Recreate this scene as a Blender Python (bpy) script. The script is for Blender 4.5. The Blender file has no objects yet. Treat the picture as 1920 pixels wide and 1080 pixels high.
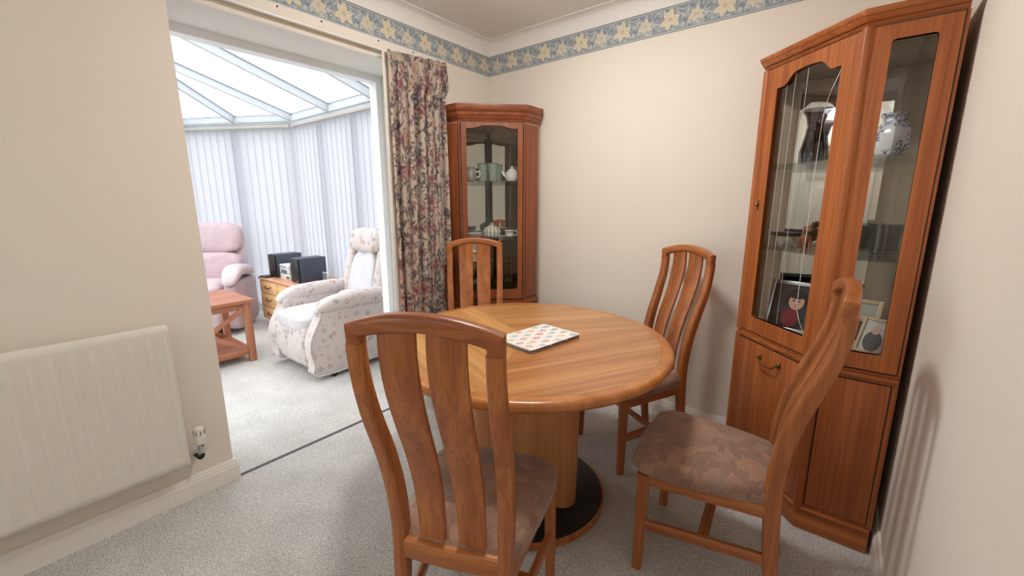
import bpy, bmesh, math, random
import numpy as np
from mathutils import Matrix, Vector, geometry
random.seed(7)
scene = bpy.context.scene
col = scene.collection
R = math.radians

# ------------------------------------------------------------------ camera, sky, lights, exposure
cam_d = bpy.data.cameras.new('camera'); cam = bpy.data.objects.new('camera', cam_d); col.objects.link(cam)
cam_d.sensor_width = 36.0; cam_d.lens = 789.655 * 36 / 1920; cam_d.clip_start = 0.02
_p, _y, _r = R(11.4735), R(38.4812), R(-0.0811)
_f = Vector((-math.sin(_y)*math.cos(_p), math.cos(_y)*math.cos(_p), -math.sin(_p)))
_rt = Vector((math.cos(_y), math.sin(_y), 0)); _up = _rt.cross(_f)
_rt2 = math.cos(_r)*_rt + math.sin(_r)*_up; _up2 = -math.sin(_r)*_rt + math.cos(_r)*_up
_m = Matrix((_rt2, _up2, -_f)).transposed().to_4x4(); _m.translation = Vector((2.11367, -2.40427, 1.26567))
cam.matrix_world = _m
scene.camera = cam

SKY = 3.9
world = bpy.data.worlds.new('overcast_sky'); scene.world = world; world.use_nodes = True
wn = world.node_tree.nodes; wl = world.node_tree.links; wn.clear()
_o = wn.new('ShaderNodeOutputWorld'); _b = wn.new('ShaderNodeBackground'); _b.inputs['Strength'].default_value = SKY
_tc = wn.new('ShaderNodeTexCoord'); _n = wn.new('ShaderNodeTexNoise'); _n.inputs['Scale'].default_value = 3.2; _n.inputs['Detail'].default_value = 6
_cr = wn.new('ShaderNodeValToRGB'); _cr.color_ramp.elements[0].position = .38; _cr.color_ramp.elements[1].position = .62
_cr.color_ramp.elements[0].color = (.84, .92, 1, 1); _cr.color_ramp.elements[1].color = (1, 1, 1, 1)
wl.new(_tc.outputs['Generated'], _n.inputs['Vector']); wl.new(_n.outputs['Fac'], _cr.inputs['Fac'])
wl.new(_cr.outputs['Color'], _b.inputs['Color']); wl.new(_b.outputs[0], _o.inputs[0])

def area_light(name, loc, rot, sx, sy, power, color):
    d = bpy.data.lights.new(name, 'AREA'); d.shape = 'RECTANGLE'; d.size = sx; d.size_y = sy; d.energy = power; d.color = color
    o = bpy.data.objects.new(name, d); o.location = loc; o.rotation_euler = rot; col.objects.link(o); return o
# fill light at the window added in the rear wall (added_window)
area_light('window_fill', (0.56, -4.36, 1.42), (R(90), 0, R(180)), .86, 1.2, 8, (1.0, .95, .88))
vs = scene.view_settings
vs.view_transform = 'Standard'; vs.look = 'None'; vs.gamma = 1.0; vs.use_curve_mapping = False
vs.exposure = 0.0

# ------------------------------------------------------------------ helpers
def lin(c):
    if isinstance(c, str):
        c = c.lstrip('#'); c = tuple(int(c[i:i+2], 16) for i in (0, 2, 4))
    return tuple(((v/255)/12.92 if v/255 <= .04045 else ((v/255+.055)/1.055)**2.4) for v in c) + (1,)

class NT:
    def __init__(s, name):
        s.m = bpy.data.materials.new(name); s.m.use_nodes = True; s.n = s.m.node_tree.nodes; s.l = s.m.node_tree.links
        s.b = s.n['Principled BSDF']; s.out = s.n['Material Output']
    def new(s, t, **k):
        n = s.n.new(t)
        for a, v in k.items():
            if a in n.inputs: n.inputs[a].default_value = v
            else: setattr(n, a, v)
        return n
    def link(s, a, b): s.l.new(a, b)
    def coords(s, scale=(1, 1, 1), kind='Object', rot=(0, 0, 0), rnd=False):
        tc = s.new('ShaderNodeTexCoord'); mp = s.new('ShaderNodeMapping'); mp.inputs['Scale'].default_value = scale; mp.inputs['Rotation'].default_value = rot
        v = tc.outputs[kind]
        if rnd:
            oi = s.new('ShaderNodeObjectInfo'); ad = s.new('ShaderNodeVectorMath', operation='ADD'); sc = s.new('ShaderNodeVectorMath', operation='SCALE')
            cx = s.new('ShaderNodeCombineXYZ')
            for i in range(3): s.link(oi.outputs['Random'], cx.inputs[i])
            s.link(cx.outputs[0], sc.inputs[0]); sc.inputs['Scale'].default_value = 7.3
            s.link(v, ad.inputs[0]); s.link(sc.outputs[0], ad.inputs[1]); v = ad.outputs[0]
        s.link(v, mp.inputs['Vector']); return mp.outputs[0]
    def noise(s, vec, scale, detail=4, rough=.55, dist=0):
        n = s.new('ShaderNodeTexNoise'); n.inputs['Scale'].default_value = scale; n.inputs['Detail'].default_value = detail
        n.inputs['Roughness'].default_value = rough; n.inputs['Distortion'].default_value = dist
        s.link(vec, n.inputs['Vector']); return n
    def ramp(s, fac, stops):
        r = s.new('ShaderNodeValToRGB'); e = r.color_ramp.elements
        while len(e) < len(stops): e.new(.5)
        for i, (p, c) in enumerate(stops): e[i].position = p; e[i].color = c
        s.link(fac, r.inputs['Fac']); return r.outputs['Color']
    def mix(s, fac, a, b, mode='MIX'):
        m = s.new('ShaderNodeMix', data_type='RGBA', blend_type=mode)
        for k, v in ((0, fac), (6, a), (7, b)):
            if hasattr(v, 'node'): s.link(v, m.inputs[k])
            else: m.inputs[k].default_value = v
        return m.outputs[2]
    def bump(s, h, strength=.3, dist=.002):
        b = s.new('ShaderNodeBump'); b.inputs['Strength'].default_value = strength; b.inputs['Distance'].default_value = dist
        s.link(h, b.inputs['Height']); s.link(b.outputs[0], s.b.inputs['Normal'])
    def color(s, c):
        if hasattr(c, 'node'): s.link(c, s.b.inputs['Base Color'])
        else: s.b.inputs['Base Color'].default_value = c

def plain(name, c, rough=.5, metal=0, var=.04, scale=30, bump=0, spec=None, coat=0):
    t = NT(name); c = lin(c); v = t.coords(); n = t.noise(v, scale)
    lo = tuple(x*(1-var) for x in c[:3])+(1,); hi = tuple(min(1, x*(1+var)) for x in c[:3])+(1,)
    t.color(t.ramp(n.outputs['Fac'], [(.3, lo), (.7, hi)])); t.b.inputs['Roughness'].default_value = rough; t.b.inputs['Metallic'].default_value = metal
    if spec is not None: t.b.inputs['Specular IOR Level'].default_value = spec
    if coat: t.b.inputs['Coat Weight'].default_value = coat
    if bump: t.bump(n.outputs['Fac'], bump, .001)
    return t.m

def wood(name, c0, c1, axis='z', rough=.38, freq=1.0, angle=None, coat=0.0, figure=.5):
    t = NT(name); c0, c1 = lin(c0), lin(c1)
    sc = [135*freq]*3; sc['xyz'.index(axis)] = 3.0*freq
    sb = [24*freq]*3; sb['xyz'.index(axis)] = .7*freq
    rot = (0, 0, 0) if angle is None else (0, 0, -angle)
    if angle is not None:   # rotate in plan before stretching
        v0 = t.coords((1, 1, 1), rot=rot); mp1 = t.new('ShaderNodeMapping'); mp1.inputs['Scale'].default_value = sc; t.link(v0, mp1.inputs['Vector'])
        mp2 = t.new('ShaderNodeMapping'); mp2.inputs['Scale'].default_value = sb; t.link(v0, mp2.inputs['Vector']); v1, v2 = mp1.outputs[0], mp2.outputs[0]
    else:
        v1 = t.coords(sc, rnd=True); v2 = t.coords(sb, rnd=True)
    fine = t.noise(v1, 1.0, 5, .65); broad = t.noise(v2, 1.0, 3, .5, .35)
    a = t.ramp(broad.outputs['Fac'], [(.28, c1), (.5, tuple((x+y)/2 for x, y in zip(c0, c1))), (.7, c0)])
    dk = tuple(x*.62 for x in c1[:3])+(1,)
    f = t.ramp(fine.outputs['Fac'], [(.36, (1, 1, 1, 1)), (.55, (0, 0, 0, 1))])
    m = t.new('ShaderNodeMath', operation='MULTIPLY'); t.link(f, m.inputs[0]); m.inputs[1].default_value = figure
    t.color(t.mix(m.outputs[0], a, dk)); t.b.inputs['Roughness'].default_value = rough
    if coat: t.b.inputs['Coat Weight'].default_value = coat; t.b.inputs['Coat Roughness'].default_value = .18
    t.bump(fine.outputs['Fac'], .06, .0006)
    return t.m

def glass_mat(name, tint=(.97, .985, .98), ior=1.45, rough=0.0, boost=1.0):
    t = NT(name); t.n.remove(t.b)
    tr = t.new('ShaderNodeBsdfTransparent'); tr.inputs['Color'].default_value = tuple(tint)+(1,)
    gl = t.new('ShaderNodeBsdfGlossy'); gl.inputs['Roughness'].default_value = rough
    fr = t.new('ShaderNodeLayerWeight'); fr.inputs['Blend'].default_value = .5
    pw = t.new('ShaderNodeMath', operation='POWER'); t.link(fr.outputs['Facing'], pw.inputs[0]); pw.inputs[1].default_value = 5
    mu = t.new('ShaderNodeMath', operation='MULTIPLY_ADD'); mu.use_clamp = True; t.link(pw.outputs[0], mu.inputs[0]); mu.inputs[1].default_value = .7*boost; mu.inputs[2].default_value = ((ior-1)/(ior+1))**2*boost
    mx = t.new('ShaderNodeMixShader'); t.link(mu.outputs[0], mx.inputs[0]); t.link(tr.outputs[0], mx.inputs[1]); t.link(gl.outputs[0], mx.inputs[2])
    t.link(mx.outputs[0], t.out.inputs['Surface']); return t.m

def vcol_mat(name, rough=.8, bump=0, sheen=0, transl=0):
    t = NT(name); a = t.new('ShaderNodeVertexColor'); a.layer_name = 'print'; t.color(a.outputs['Color']); t.b.inputs['Roughness'].default_value = rough
    if sheen: t.b.inputs['Sheen Weight'].default_value = sheen
    if bump:
        n = t.noise(t.coords((1, 1, 1)), 900, 2); t.bump(n.outputs['Fac'], bump, .0008)
    if transl:
        tb = t.new('ShaderNodeBsdfTranslucent'); t.link(a.outputs['Color'], tb.inputs['Color']); mx = t.new('ShaderNodeMixShader'); mx.inputs[0].default_value = transl
        t.link(t.b.outputs[0], mx.inputs[1]); t.link(tb.outputs[0], mx.inputs[2]); t.link(mx.outputs[0], t.out.inputs['Surface'])
    return t.m

# ---- geometry: everything is a (verts, faces) pair
def vf_join(*parts):
    V, F = [], []
    for v, f in parts:
        k = len(V); V += [tuple(p) for p in v]; F += [tuple(i+k for i in q) for q in f]
    return V, F
def box(x0, x1, y0, y1, z0, z1):
    v = [(x, y, z) for z in (z0, z1) for y in (y0, y1) for x in (x0, x1)]
    return v, [(0, 2, 3, 1), (4, 5, 7, 6), (0, 1, 5, 4), (2, 6, 7, 3), (0, 4, 6, 2), (1, 3, 7, 5)]
def prism(poly, z0, z1, fn=None):
    n = len(poly); v = [(x, y, z0) for x, y in poly]+[(x, y, z1) for x, y in poly]
    if fn: v = [fn(*p) for p in v]
    return v, [tuple(range(n))[::-1], tuple(range(n, 2*n))]+[(i, (i+1) % n, (i+1) % n+n, i+n) for i in range(n)]
def holed(outer, inner, d0, d1, fn):
    """plate with a hole: loops in 2D (s,z), depth d0..d1; fn(s,z,d) -> xyz"""
    tri = geometry.tessellate_polygon([[Vector((a, b, 0)) for a, b in outer], [Vector((a, b, 0)) for a, b in inner]])
    P = list(outer)+list(inner); n = len(P); v = [fn(a, b, d0) for a, b in P]+[fn(a, b, d1) for a, b in P]
    f = [tuple(t) for t in tri]+[tuple(i+n for i in t[::-1]) for t in tri]
    no = len(outer)
    f += [(i, (i+1) % no, (i+1) % no+n, i+n) for i in range(no)]
    ni = len(inner); f += [(no+i, no+(i+1) % ni, no+(i+1) % ni+n, no+i+n) for i in range(ni)]
    return v, f
def plate(poly, d0, d1, fn):
    n = len(poly); v = [fn(a, b, d0) for a, b in poly]+[fn(a, b, d1) for a, b in poly]
    return v, [tuple(range(n))[::-1], tuple(range(n, 2*n))]+[(i, (i+1) % n, (i+1) % n+n, i+n) for i in range(n)]
def rrect(w, h, r, n=4):
    r = min(r, w/2*.999, h/2*.999); out = []
    for cx, cy, a0 in ((w/2-r, h/2-r, 0), (-w/2+r, h/2-r, 90), (-w/2+r, -h/2+r, 180), (w/2-r, -h/2+r, 270)):
        for i in range(n+1):
            a = R(a0+90*i/n); out.append((cx+r*math.cos(a), cy+r*math.sin(a)))
    return out
def circ(r, n=12): return [(r*math.cos(2*math.pi*i/n), r*math.sin(2*math.pi*i/n)) for i in range(n)]
def sweep(path, secs, side=(1, 0, 0), closed=False, cap=True):
    """sections (lists of 2D points: along `side`, along tangent x side) placed along path"""
    P = [Vector(p) for p in path]; n = len(P); side = Vector(side)
    if not isinstance(secs[0], list): secs = [list(secs)]*n
    m = len(secs[0]); V = []
    for i, p in enumerate(P):
        t = (P[(i+1) % n]-P[i-1]) if closed else (P[min(i+1, n-1)]-P[max(i-1, 0)])
        t.normalize(); a = side-t*side.dot(t)
        if a.length < 1e-5: a = t.orthogonal()
        a.normalize(); b = t.cross(a)
        V += [tuple(p+a*u+b*w) for u, w in secs[i]]
    F = []
    for i in range(n if closed else n-1):
        for j in range(m):
            F.append((i*m+j, i*m+(j+1) % m, ((i+1) % n)*m+(j+1) % m, ((i+1) % n)*m+j))
    if cap and not closed: F += [tuple(range(m))[::-1], tuple(range((n-1)*m, n*m))]
    return V, F
def tube(path, r, n=8, closed=False, side=(.3, .2, .93)): return sweep(path, circ(r, n), side, closed)
def lathe(prof, n=24, cx=0, cy=0, cz=0):
    V = [(cx+r*math.cos(2*math.pi*k/n), cy+r*math.sin(2*math.pi*k/n), cz+z) for r, z in prof for k in range(n)]; m = len(prof)
    F = [(i*n+k, i*n+(k+1) % n, (i+1)*n+(k+1) % n, (i+1)*n+k) for i in range(m-1) for k in range(n)]
    F += [tuple(range(n))[::-1], tuple(range((m-1)*n, m*n))]
    return V, F
def spow(x, e): return math.copysign(abs(x)**e, x)
def superq(c, h, e1=.35, e2=.35, nu=28, nv=14, fn=None):
    """pillow-like superquadric"""
    V = [(0, 0, -1)]
    for i in range(1, nv):
        ph = -math.pi/2+math.pi*i/nv
        for j in range(nu):
            th = 2*math.pi*j/nu; V.append((spow(math.cos(ph), e1)*spow(math.cos(th), e2), spow(math.cos(ph), e1)*spow(math.sin(th), e2), spow(math.sin(ph), e1)))
    V.append((0, 0, 1)); out = []
    for x, y, z in V:
        p = (x, y, z)
        q = (c[0]+x*h[0], c[1]+y*h[1], c[2]+z*h[2]); out.append(fn(*q) if fn else q)
    F = [(0, 1+(j+1) % nu, 1+j) for j in range(nu)]
    for i in range(nv-2):
        for j in range(nu): F.append((1+i*nu+j, 1+i*nu+(j+1) % nu, 1+(i+1)*nu+(j+1) % nu, 1+(i+1)*nu+j))
    k = len(out)-1; F += [(k, 1+(nv-2)*nu+j, 1+(nv-2)*nu+(j+1) % nu) for j in range(nu)]
    return out, F
def bez(p0, p1, p2, p3, n=10):
    return [tuple((1-t)**3*a+3*(1-t)**2*t*b+3*(1-t)*t*t*c+t**3*d for a, b, c, d in zip(p0, p1, p2, p3)) for t in [i/n for i in range(n+1)]]
def catmull(pts, n=6):
    out = []; P = [pts[0]]+list(pts)+[pts[-1]]
    for i in range(1, len(P)-2):
        for k in range(n):
            t = k/n; out.append(tuple(.5*((2*b)+(c-a)*t+(2*a-5*b+4*c-d)*t*t+(-a+3*b-3*c+d)*t**3) for a, b, c, d in zip(P[i-1], P[i], P[i+1], P[i+2])))
    out.append(tuple(pts[-1])); return out

def mesh_of(name, vf, bevel=0, seg=2, angle=35, smooth=True):
    v, f = vf; me = bpy.data.meshes.new(name); me.from_pydata([tuple(p) for p in v], [], [tuple(q) for q in f])
    bm = bmesh.new(); bm.from_mesh(me); bmesh.ops.recalc_face_normals(bm, faces=bm.faces)
    if bevel:
        es = [e for e in bm.edges if len(e.link_faces) == 2 and e.calc_face_angle(0) > R(30)]
        bmesh.ops.bevel(bm, geom=es, offset=bevel, segments=seg, affect='EDGES', profile=.5, clamp_overlap=True)
    bm.to_mesh(me); bm.free()
    if smooth: me.shade_smooth(); me.set_sharp_from_angle(angle=R(angle))
    return me
def obj(name, vf, mat, parent=None, bevel=0, seg=2, angle=35, smooth=True, label=None):
    me = vf if isinstance(vf, bpy.types.Mesh) else mesh_of(name, vf, bevel, seg, angle, smooth)
    for m in (mat if isinstance(mat, (list, tuple)) else [mat]):
        if len(me.materials) == 0 or isinstance(mat, (list, tuple)): me.materials.append(m)
    o = bpy.data.objects.new(name, me); col.objects.link(o)
    if parent is not None: o.parent = parent
    if label: o['label'] = label
    return o
def tag(o, label, cat, group=None, kind=None):
    o['label'] = label; o['category'] = cat
    if group: o['group'] = group
    if kind: o['kind'] = kind
    return o
def thing(name, loc, rz, label, cat, group=None, kind=None):
    o = bpy.data.objects.new(name, None); o.empty_display_size = .05; col.objects.link(o); o.location = loc; o.rotation_euler = (0, 0, rz)
    return tag(o, label, cat, group, kind)
def dup(root, loc, rz, label=None):
    r = root.copy(); col.objects.link(r); r.location = loc; r.rotation_euler = (0, 0, rz)
    if label: r['label'] = label
    for ch in list(root.children):
        c = ch.copy(); col.objects.link(c); c.parent = r
        for g in list(ch.children):
            d = g.copy(); col.objects.link(d); d.parent = c
    return r
def struct(name, vf, mat, label, cat, bevel=0, smooth=False, parent=None):
    o = obj(name, vf, mat, parent, bevel, smooth=smooth); return tag(o, label, cat, kind='structure')

# ------------------------------------------------------------------ materials
def wall_mat(name, c, bump=.25, scale=260):
    t = NT(name); c = lin(c); v = t.coords(); n = t.noise(v, scale, 5, .6); b = t.noise(v, 1.3, 3)
    lo = tuple(x*.965 for x in c[:3])+(1,)
    t.color(t.ramp(b.outputs['Fac'], [(.3, lo), (.7, c)])); t.b.inputs['Roughness'].default_value = .85; t.b.inputs['Specular IOR Level'].default_value = .25
    t.bump(n.outputs['Fac'], bump, .0012); return t.m
M_wall = wall_mat('cream_woodchip_paint', '#f1e8db')
M_coving = wall_mat('white_coving_paint', '#f6f3ef', .08)
M_upvc = plain('white_plastic_frame', '#f3f6f8', .3, var=.01)
M_roofbar = plain('grey_white_roof_bar', '#cbd1d6', .35, var=.01)
M_gloss = plain('white_gloss_paint', '#f0ebe3', .32, var=.015)
M_soffit = wall_mat('white_emulsion', '#efeeeb', .1)

def ceiling_mat():
    t = NT('artex_ceiling'); v = t.coords((1, 1, 1)); a = t.noise(v, 26, 6, .7, 1.4); b = t.noise(v, 90, 4, .6)
    t.color(lin('#f6f3ee')); t.b.inputs['Roughness'].default_value = .9
    m = t.new('ShaderNodeMath', operation='ADD'); t.link(a.outputs['Fac'], m.inputs[0]); t.link(b.outputs['Fac'], m.inputs[1]); t.bump(m.outputs[0], .7, .006); return t.m
M_ceil = ceiling_mat()

def carpet_mat():
    t = NT('grey_twist_carpet'); v = t.coords()
    fine = t.noise(v, 210, 3, .75); mid = t.noise(v, 70, 3, .6); big = t.noise(v, 5, 4, .6)
    c1, c2, c3 = lin('#98938b'), lin('#e8e5df'), lin('#fbfaf7')
    a = t.ramp(fine.outputs['Fac'], [(.36, c1), (.5, c2), (.62, c3)])
    g = t.ramp(big.outputs['Fac'], [(.35, (.86, .86, .86, 1)), (.65, (1, 1, 1, 1))])
    h = t.ramp(mid.outputs['Fac'], [(.35, (.82, .82, .82, 1)), (.62, (1, 1, 1, 1))])
    t.color(t.mix(1.0, t.mix(1.0, a, g, 'MULTIPLY'), h, 'MULTIPLY')); t.b.inputs['Roughness'].default_value = 1.0; t.b.inputs['Specular IOR Level'].default_value = .05
    t.b.inputs['Sheen Weight'].default_value = .15
    m = t.new('ShaderNodeMath', operation='ADD'); t.link(fine.outputs['Fac'], m.inputs[0]); t.link(mid.outputs['Fac'], m.inputs[1]); t.bump(m.outputs[0], .9, .006); return t.m
M_carpet = carpet_mat()
M_glass = glass_mat('clear_glass', (.97, .97, .97)); M_roofglass = glass_mat('roof_glass', (.975, .97, .975), 1.3)
M_dark = plain('dark_gap', '#2b2624', .7); M_black = plain('black_satin', '#141417', .45)
M_gasket = plain('grey_gasket', '#6f7a8a', .6)
M_brass = plain('aged_brass', '#8a6a3a', .35, .9); M_chrome = plain('chrome', '#c9c9c9', .2, 1.0)
M_lawn = plain('garden_lawn', '#8d9583', .95, var=.3, scale=3)

# teak of the dining set, per grain direction
TK0, TK1 = '#bf7840', '#95512a'
M_tk = {a: wood('teak_'+a, TK0, TK1, a, .36, 1.0, coat=.12) for a in 'xyz'}
CB0, CB1 = '#c07136', '#974c20'
M_cb = {a: wood('cabinet_teak_'+a, CB0, CB1, a, .42, .9, coat=.1, figure=.55) for a in 'xyz'}
CC0, CC1 = '#a85f36', '#7b3d20'
M_cc = {a: wood('corner_teak_'+a, CC0, CC1, a, .42, .9, coat=.1, figure=.5) for a in 'xyz'}

# ------------------------------------------------------------------ the room
W, YB, ZC, ZS, TH = 2.335, -4.4, 2.338, 2.04, .30      # width, rear wall, ceiling, soffit, wall thickness
OY0, OY1 = -1.835, -.68                                 # opening to the conservatory
struct('floor', box(-.004, W+.1, YB-.1, .1, -.08, 0), M_carpet, 'pale grey twist pile carpet across the dining room', 'floor')
wl_ = vf_join(box(-TH, 0, YB-.1, OY0, -.1, 2.75), box(-TH, 0, OY1, .15, -.1, 2.75), box(-TH, 0, OY0, OY1, ZS, 2.75))
struct('wall_left', wl_, M_wall, 'cream painted wall with wide opening to the conservatory', 'wall')
struct('wall_back', box(-TH, W+.1, 0, .1, -.1, 2.45), M_wall, 'cream painted wall behind the dining table', 'wall')
struct('wall_right', box(W, W+.1, YB-.1, .0, -.1, 2.45), M_wall, 'cream painted wall beside the tall glazed cabinet', 'wall')
wx0, wx1, wz0, wz1 = .12, 1.0, .8, 2.04
dx0, dx1, dz1 = 1.47, 2.21, 1.98
struct('wall_front', vf_join(box(-TH, wx0, YB-.1, YB, -.1, 2.45), box(wx0, wx1, YB-.1, YB, -.1, wz0), box(wx0, wx1, YB-.1, YB, wz1, 2.45),
       box(wx1, dx0, YB-.1, YB, -.1, 2.45), box(dx0, dx1, YB-.1, YB, dz1, 2.45), box(dx1, W+.1, YB-.1, YB, -.1, 2.45)), M_wall, 'cream wall behind the photographer with door and added window', 'wall')
struct('ceiling', box(-.05, W+.1, YB-.1, .1, ZC, ZC+.1), M_ceil, 'textured off white ceiling of the dining room', 'ceiling')

# skirting: profile (out from wall, height) swept along a wall
SK = [(0, 0), (.018, 0), (.018, .068), (.0145, .076), (.0145, .082), (.011, .088), (.008, .098), (.003, .1), (0, .1)]
def run(prof, p0, p1, nrm):
    d = Vector(p1)-Vector(p0); n = len(prof); v = []
    for p in (p0, p1): v += [(p[0]+nrm[0]*a, p[1]+nrm[1]*a, p[2]+b) for a, b in prof]
    return v, [tuple(range(n)), tuple(range(n, 2*n))[::-1]]+[(i, (i+1) % n, (i+1) % n+n, i+n) for i in range(n)]
def ring_run(prof, pts):
    """profile swept along a polyline of (x,y,nx,ny) with mitred normals"""
    n = len(prof); v = []
    for x, y, nx, ny, z in pts: v += [(x+nx*a, y+ny*a, z+b) for a, b in prof]
    f = [tuple(range(n)), tuple(range((len(pts)-1)*n, len(pts)*n))[::-1]]
    for k in range(len(pts)-1): f += [(k*n+i, k*n+(i+1) % n, (k+1)*n+(i+1) % n, (k+1)*n+i) for i in range(n)]
    return v, f
struct('baseboard_left', ring_run(SK, [(0, YB, 1, 0, 0), (0, OY0, 1, 1, 0), (-.12, OY0, 0, 1, 0)]), M_gloss, 'white moulded skirting board under the radiator', 'skirting board')
struct('baseboard_corner', run(SK, (0, OY1+.02, 0), (0, 0, 0), (1, 0)), M_gloss, 'short white skirting board behind the floral curtain', 'skirting board')
struct('baseboard_back', run(SK, (0, 0, 0), (W, 0, 0), (0, -1)), M_gloss, 'white moulded skirting board along the wall behind the table', 'skirting board')
struct('baseboard_right', run(SK, (W, YB, 0), (W, 0, 0), (-1, 0)), M_gloss, 'white skirting board along the wall beside the tall cabinet', 'skirting board')
struct('baseboard_front', run(SK, (0, YB, 0), (dx0-.07, YB, 0), (0, 1)), M_gloss, 'white skirting board under the added window behind the photographer', 'skirting board')
# coving
CP = .072; CD = ZC-2.256
cov = [(0, 0), (.004, 0), (.006, .008)]+[(.006+(CP-.014)*(1-math.cos(R(90*i/7))), .008+(CD-.012)*math.sin(R(90*i/7))) for i in range(1, 8)]+[(CP, CD-.004), (CP, CD), (0, CD)]
zz = ZC-CD
struct('trim_1', ring_run(cov, [(W, YB, -1, 1, zz), (0, YB, 1, 1, zz), (0, 0, 1, -1, zz), (W, 0, -1, -1, zz), (W, YB, -1, 1, zz)]), M_coving, 'plain white curved coving between walls and ceiling', 'coving', smooth=True)
# carpet joint and opening lining
struct('trim_2', box(-.012, .004, OY0+.0, OY1, 0.0, .0035), plain('grey_bar', '#58555a', .6, .3), 'dark carpet bar across the opening between the two carpets', 'carpet bar')
struct('trim_3', vf_join(box(-.37, -TH, OY0-.05, OY1+.05, 2.0, 2.06), box(-.37, -TH, OY1-.045, OY1+.05, 0, 2.0), box(-.37, -TH, OY0-.05, OY0+.02, 0, 2.0)), M_upvc, 'white plastic frame lining the conservatory opening', 'frame')
struct('trim_4', vf_join(box(-TH, -.002, OY0+.0, OY1, ZS-.003, ZS), box(-TH, -.002, OY1-.003, OY1, 0, ZS), box(-TH, -.002, OY0, OY0+.003, .0, ZS)), M_soffit, 'white painted soffit and reveals of the wide opening', 'reveal')

# ---- wallpaper border as flat print on a fine grid
def put(img, mask, c, a=1.0):
    m = (mask*a)[..., None]; img[:] = img*(1-m)+np.array(c)*m
def srgb(c): return np.array(lin(c)[:3])
def lily(X, Y, cx, cy, r, rot, k=6):
    dx, dy = X-cx, Y-cy; rr = np.hypot(dx, dy); th = np.arctan2(dy, dx)+rot
    pet = r*(.38+.62*np.abs(np.cos(k/2*th))**.8); return np.clip((pet-rr)/.0015+.5, 0, 1), rr/r, th
def leaf(X, Y, cx, cy, a, b, rot):
    dx, dy = X-cx, Y-cy; u = dx*math.cos(rot)+dy*math.sin(rot); w = -dx*math.sin(rot)+dy*math.cos(rot)
    d = np.abs(w)-b*np.clip(1-(u/a)**2, 0, 1); return np.clip(-d/.0015+.5, 0, 1)*(np.abs(u) < a)
def border_tile(nx, ny, period=.262, hgt=.126):
    X, Y = np.meshgrid((np.arange(nx)+.5)/nx*period, (np.arange(ny)+.5)/ny*hgt)
    img = np.zeros((ny, nx, 3))+srgb('#979fa6'); rs = random.Random(5)
    def rep(fn):
        for o in (-period, 0, period): fn(o)
    for k in range(60):
        x, y, a, r_ = rs.random()*period, .012+rs.random()*.10, .010+rs.random()*.014, rs.random()*3.14
        rep(lambda o: put(img, leaf(X, Y, x+o, y, a, .004, r_), srgb('#7d8894'), .9))
    lc = ['#cdcfca', '#bcc2c0', '#d6d3c9', '#b3babb', '#c6c8c0']
    for i in range(84):
        x, y, a, b, r_ = rs.random()*period, .016+rs.random()*.092, .010+rs.random()*.018, .0028+rs.random()*.0042, rs.random()*3.14
        rep(lambda o: put(img, leaf(X, Y, x+o, y-.0016, a*1.05, b*1.15, r_), srgb('#818b96'), .7))
        rep(lambda o: put(img, leaf(X, Y, x+o, y, a, b, r_), srgb(lc[i % 5]), .95))
        rep(lambda o: put(img, leaf(X, Y, x+o, y, a*.9, b*.16, r_), srgb('#929da6'), .7))
    for cx, cy, r_, c, sq in ((.205, .064, .054, '#e0d4bb', 1.0), ((.205+.131) % period, .060, .042, '#d9d0bd', .85)):
        for o in (-period, 0, period):
            for dr, cc, al in ((1.08, '#7f8993', .8), (1.0, c, 1.0)):
                for k in range(6):
                    an = .3+k*math.pi/3+(.12 if k % 2 else -.08); ln = r_*dr*(.60 if k % 2 else .52); bb = r_*dr*.275
                    put(img, leaf(X, Y, cx+o+ln*.86*math.cos(an), cy+ln*.86*math.sin(an)*sq, ln, bb, an), srgb(cc), al)
                put(img, np.clip((r_*.34*dr-np.hypot(X-cx-o, Y-cy))/.0015+.5, 0, 1), srgb(cc), al)
            for k in range(6):
                an = .3+k*math.pi/3+(.12 if k % 2 else -.08)
                put(img, leaf(X, Y, cx+o+r_*.5*math.cos(an), cy+r_*.5*math.sin(an)*sq, r_*.36, r_*.022, an), srgb('#bdb199'), .75)
            put(img, np.clip((r_*.16-np.hypot(X-cx-o, Y-cy))/.002+.5, 0, 1), srgb('#c9b894'), .8)
            for k in range(5): put(img, leaf(X, Y, cx+o+.010*math.cos(k*1.26), cy+.010*math.sin(k*1.26), .004, .0015, k*1.26), srgb('#8a7c62'), .8)
    for y0, y1, c in ((0, .0035, '#76828f'), (.0035, .009, '#c9cbc8'), (.009, .0115, '#838c98'), (hgt-.004, hgt, '#747f8c'), (hgt-.0085, hgt-.004, '#c4c8c7'), (hgt-.0115, hgt-.0085, '#7f8995')):
        put(img, ((Y >= y0) & (Y < y1)).astype(float), srgb(c))
    return img
TILE = border_tile(131, 54)
M_border = vcol_mat('floral_border_paper', .7)
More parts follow.
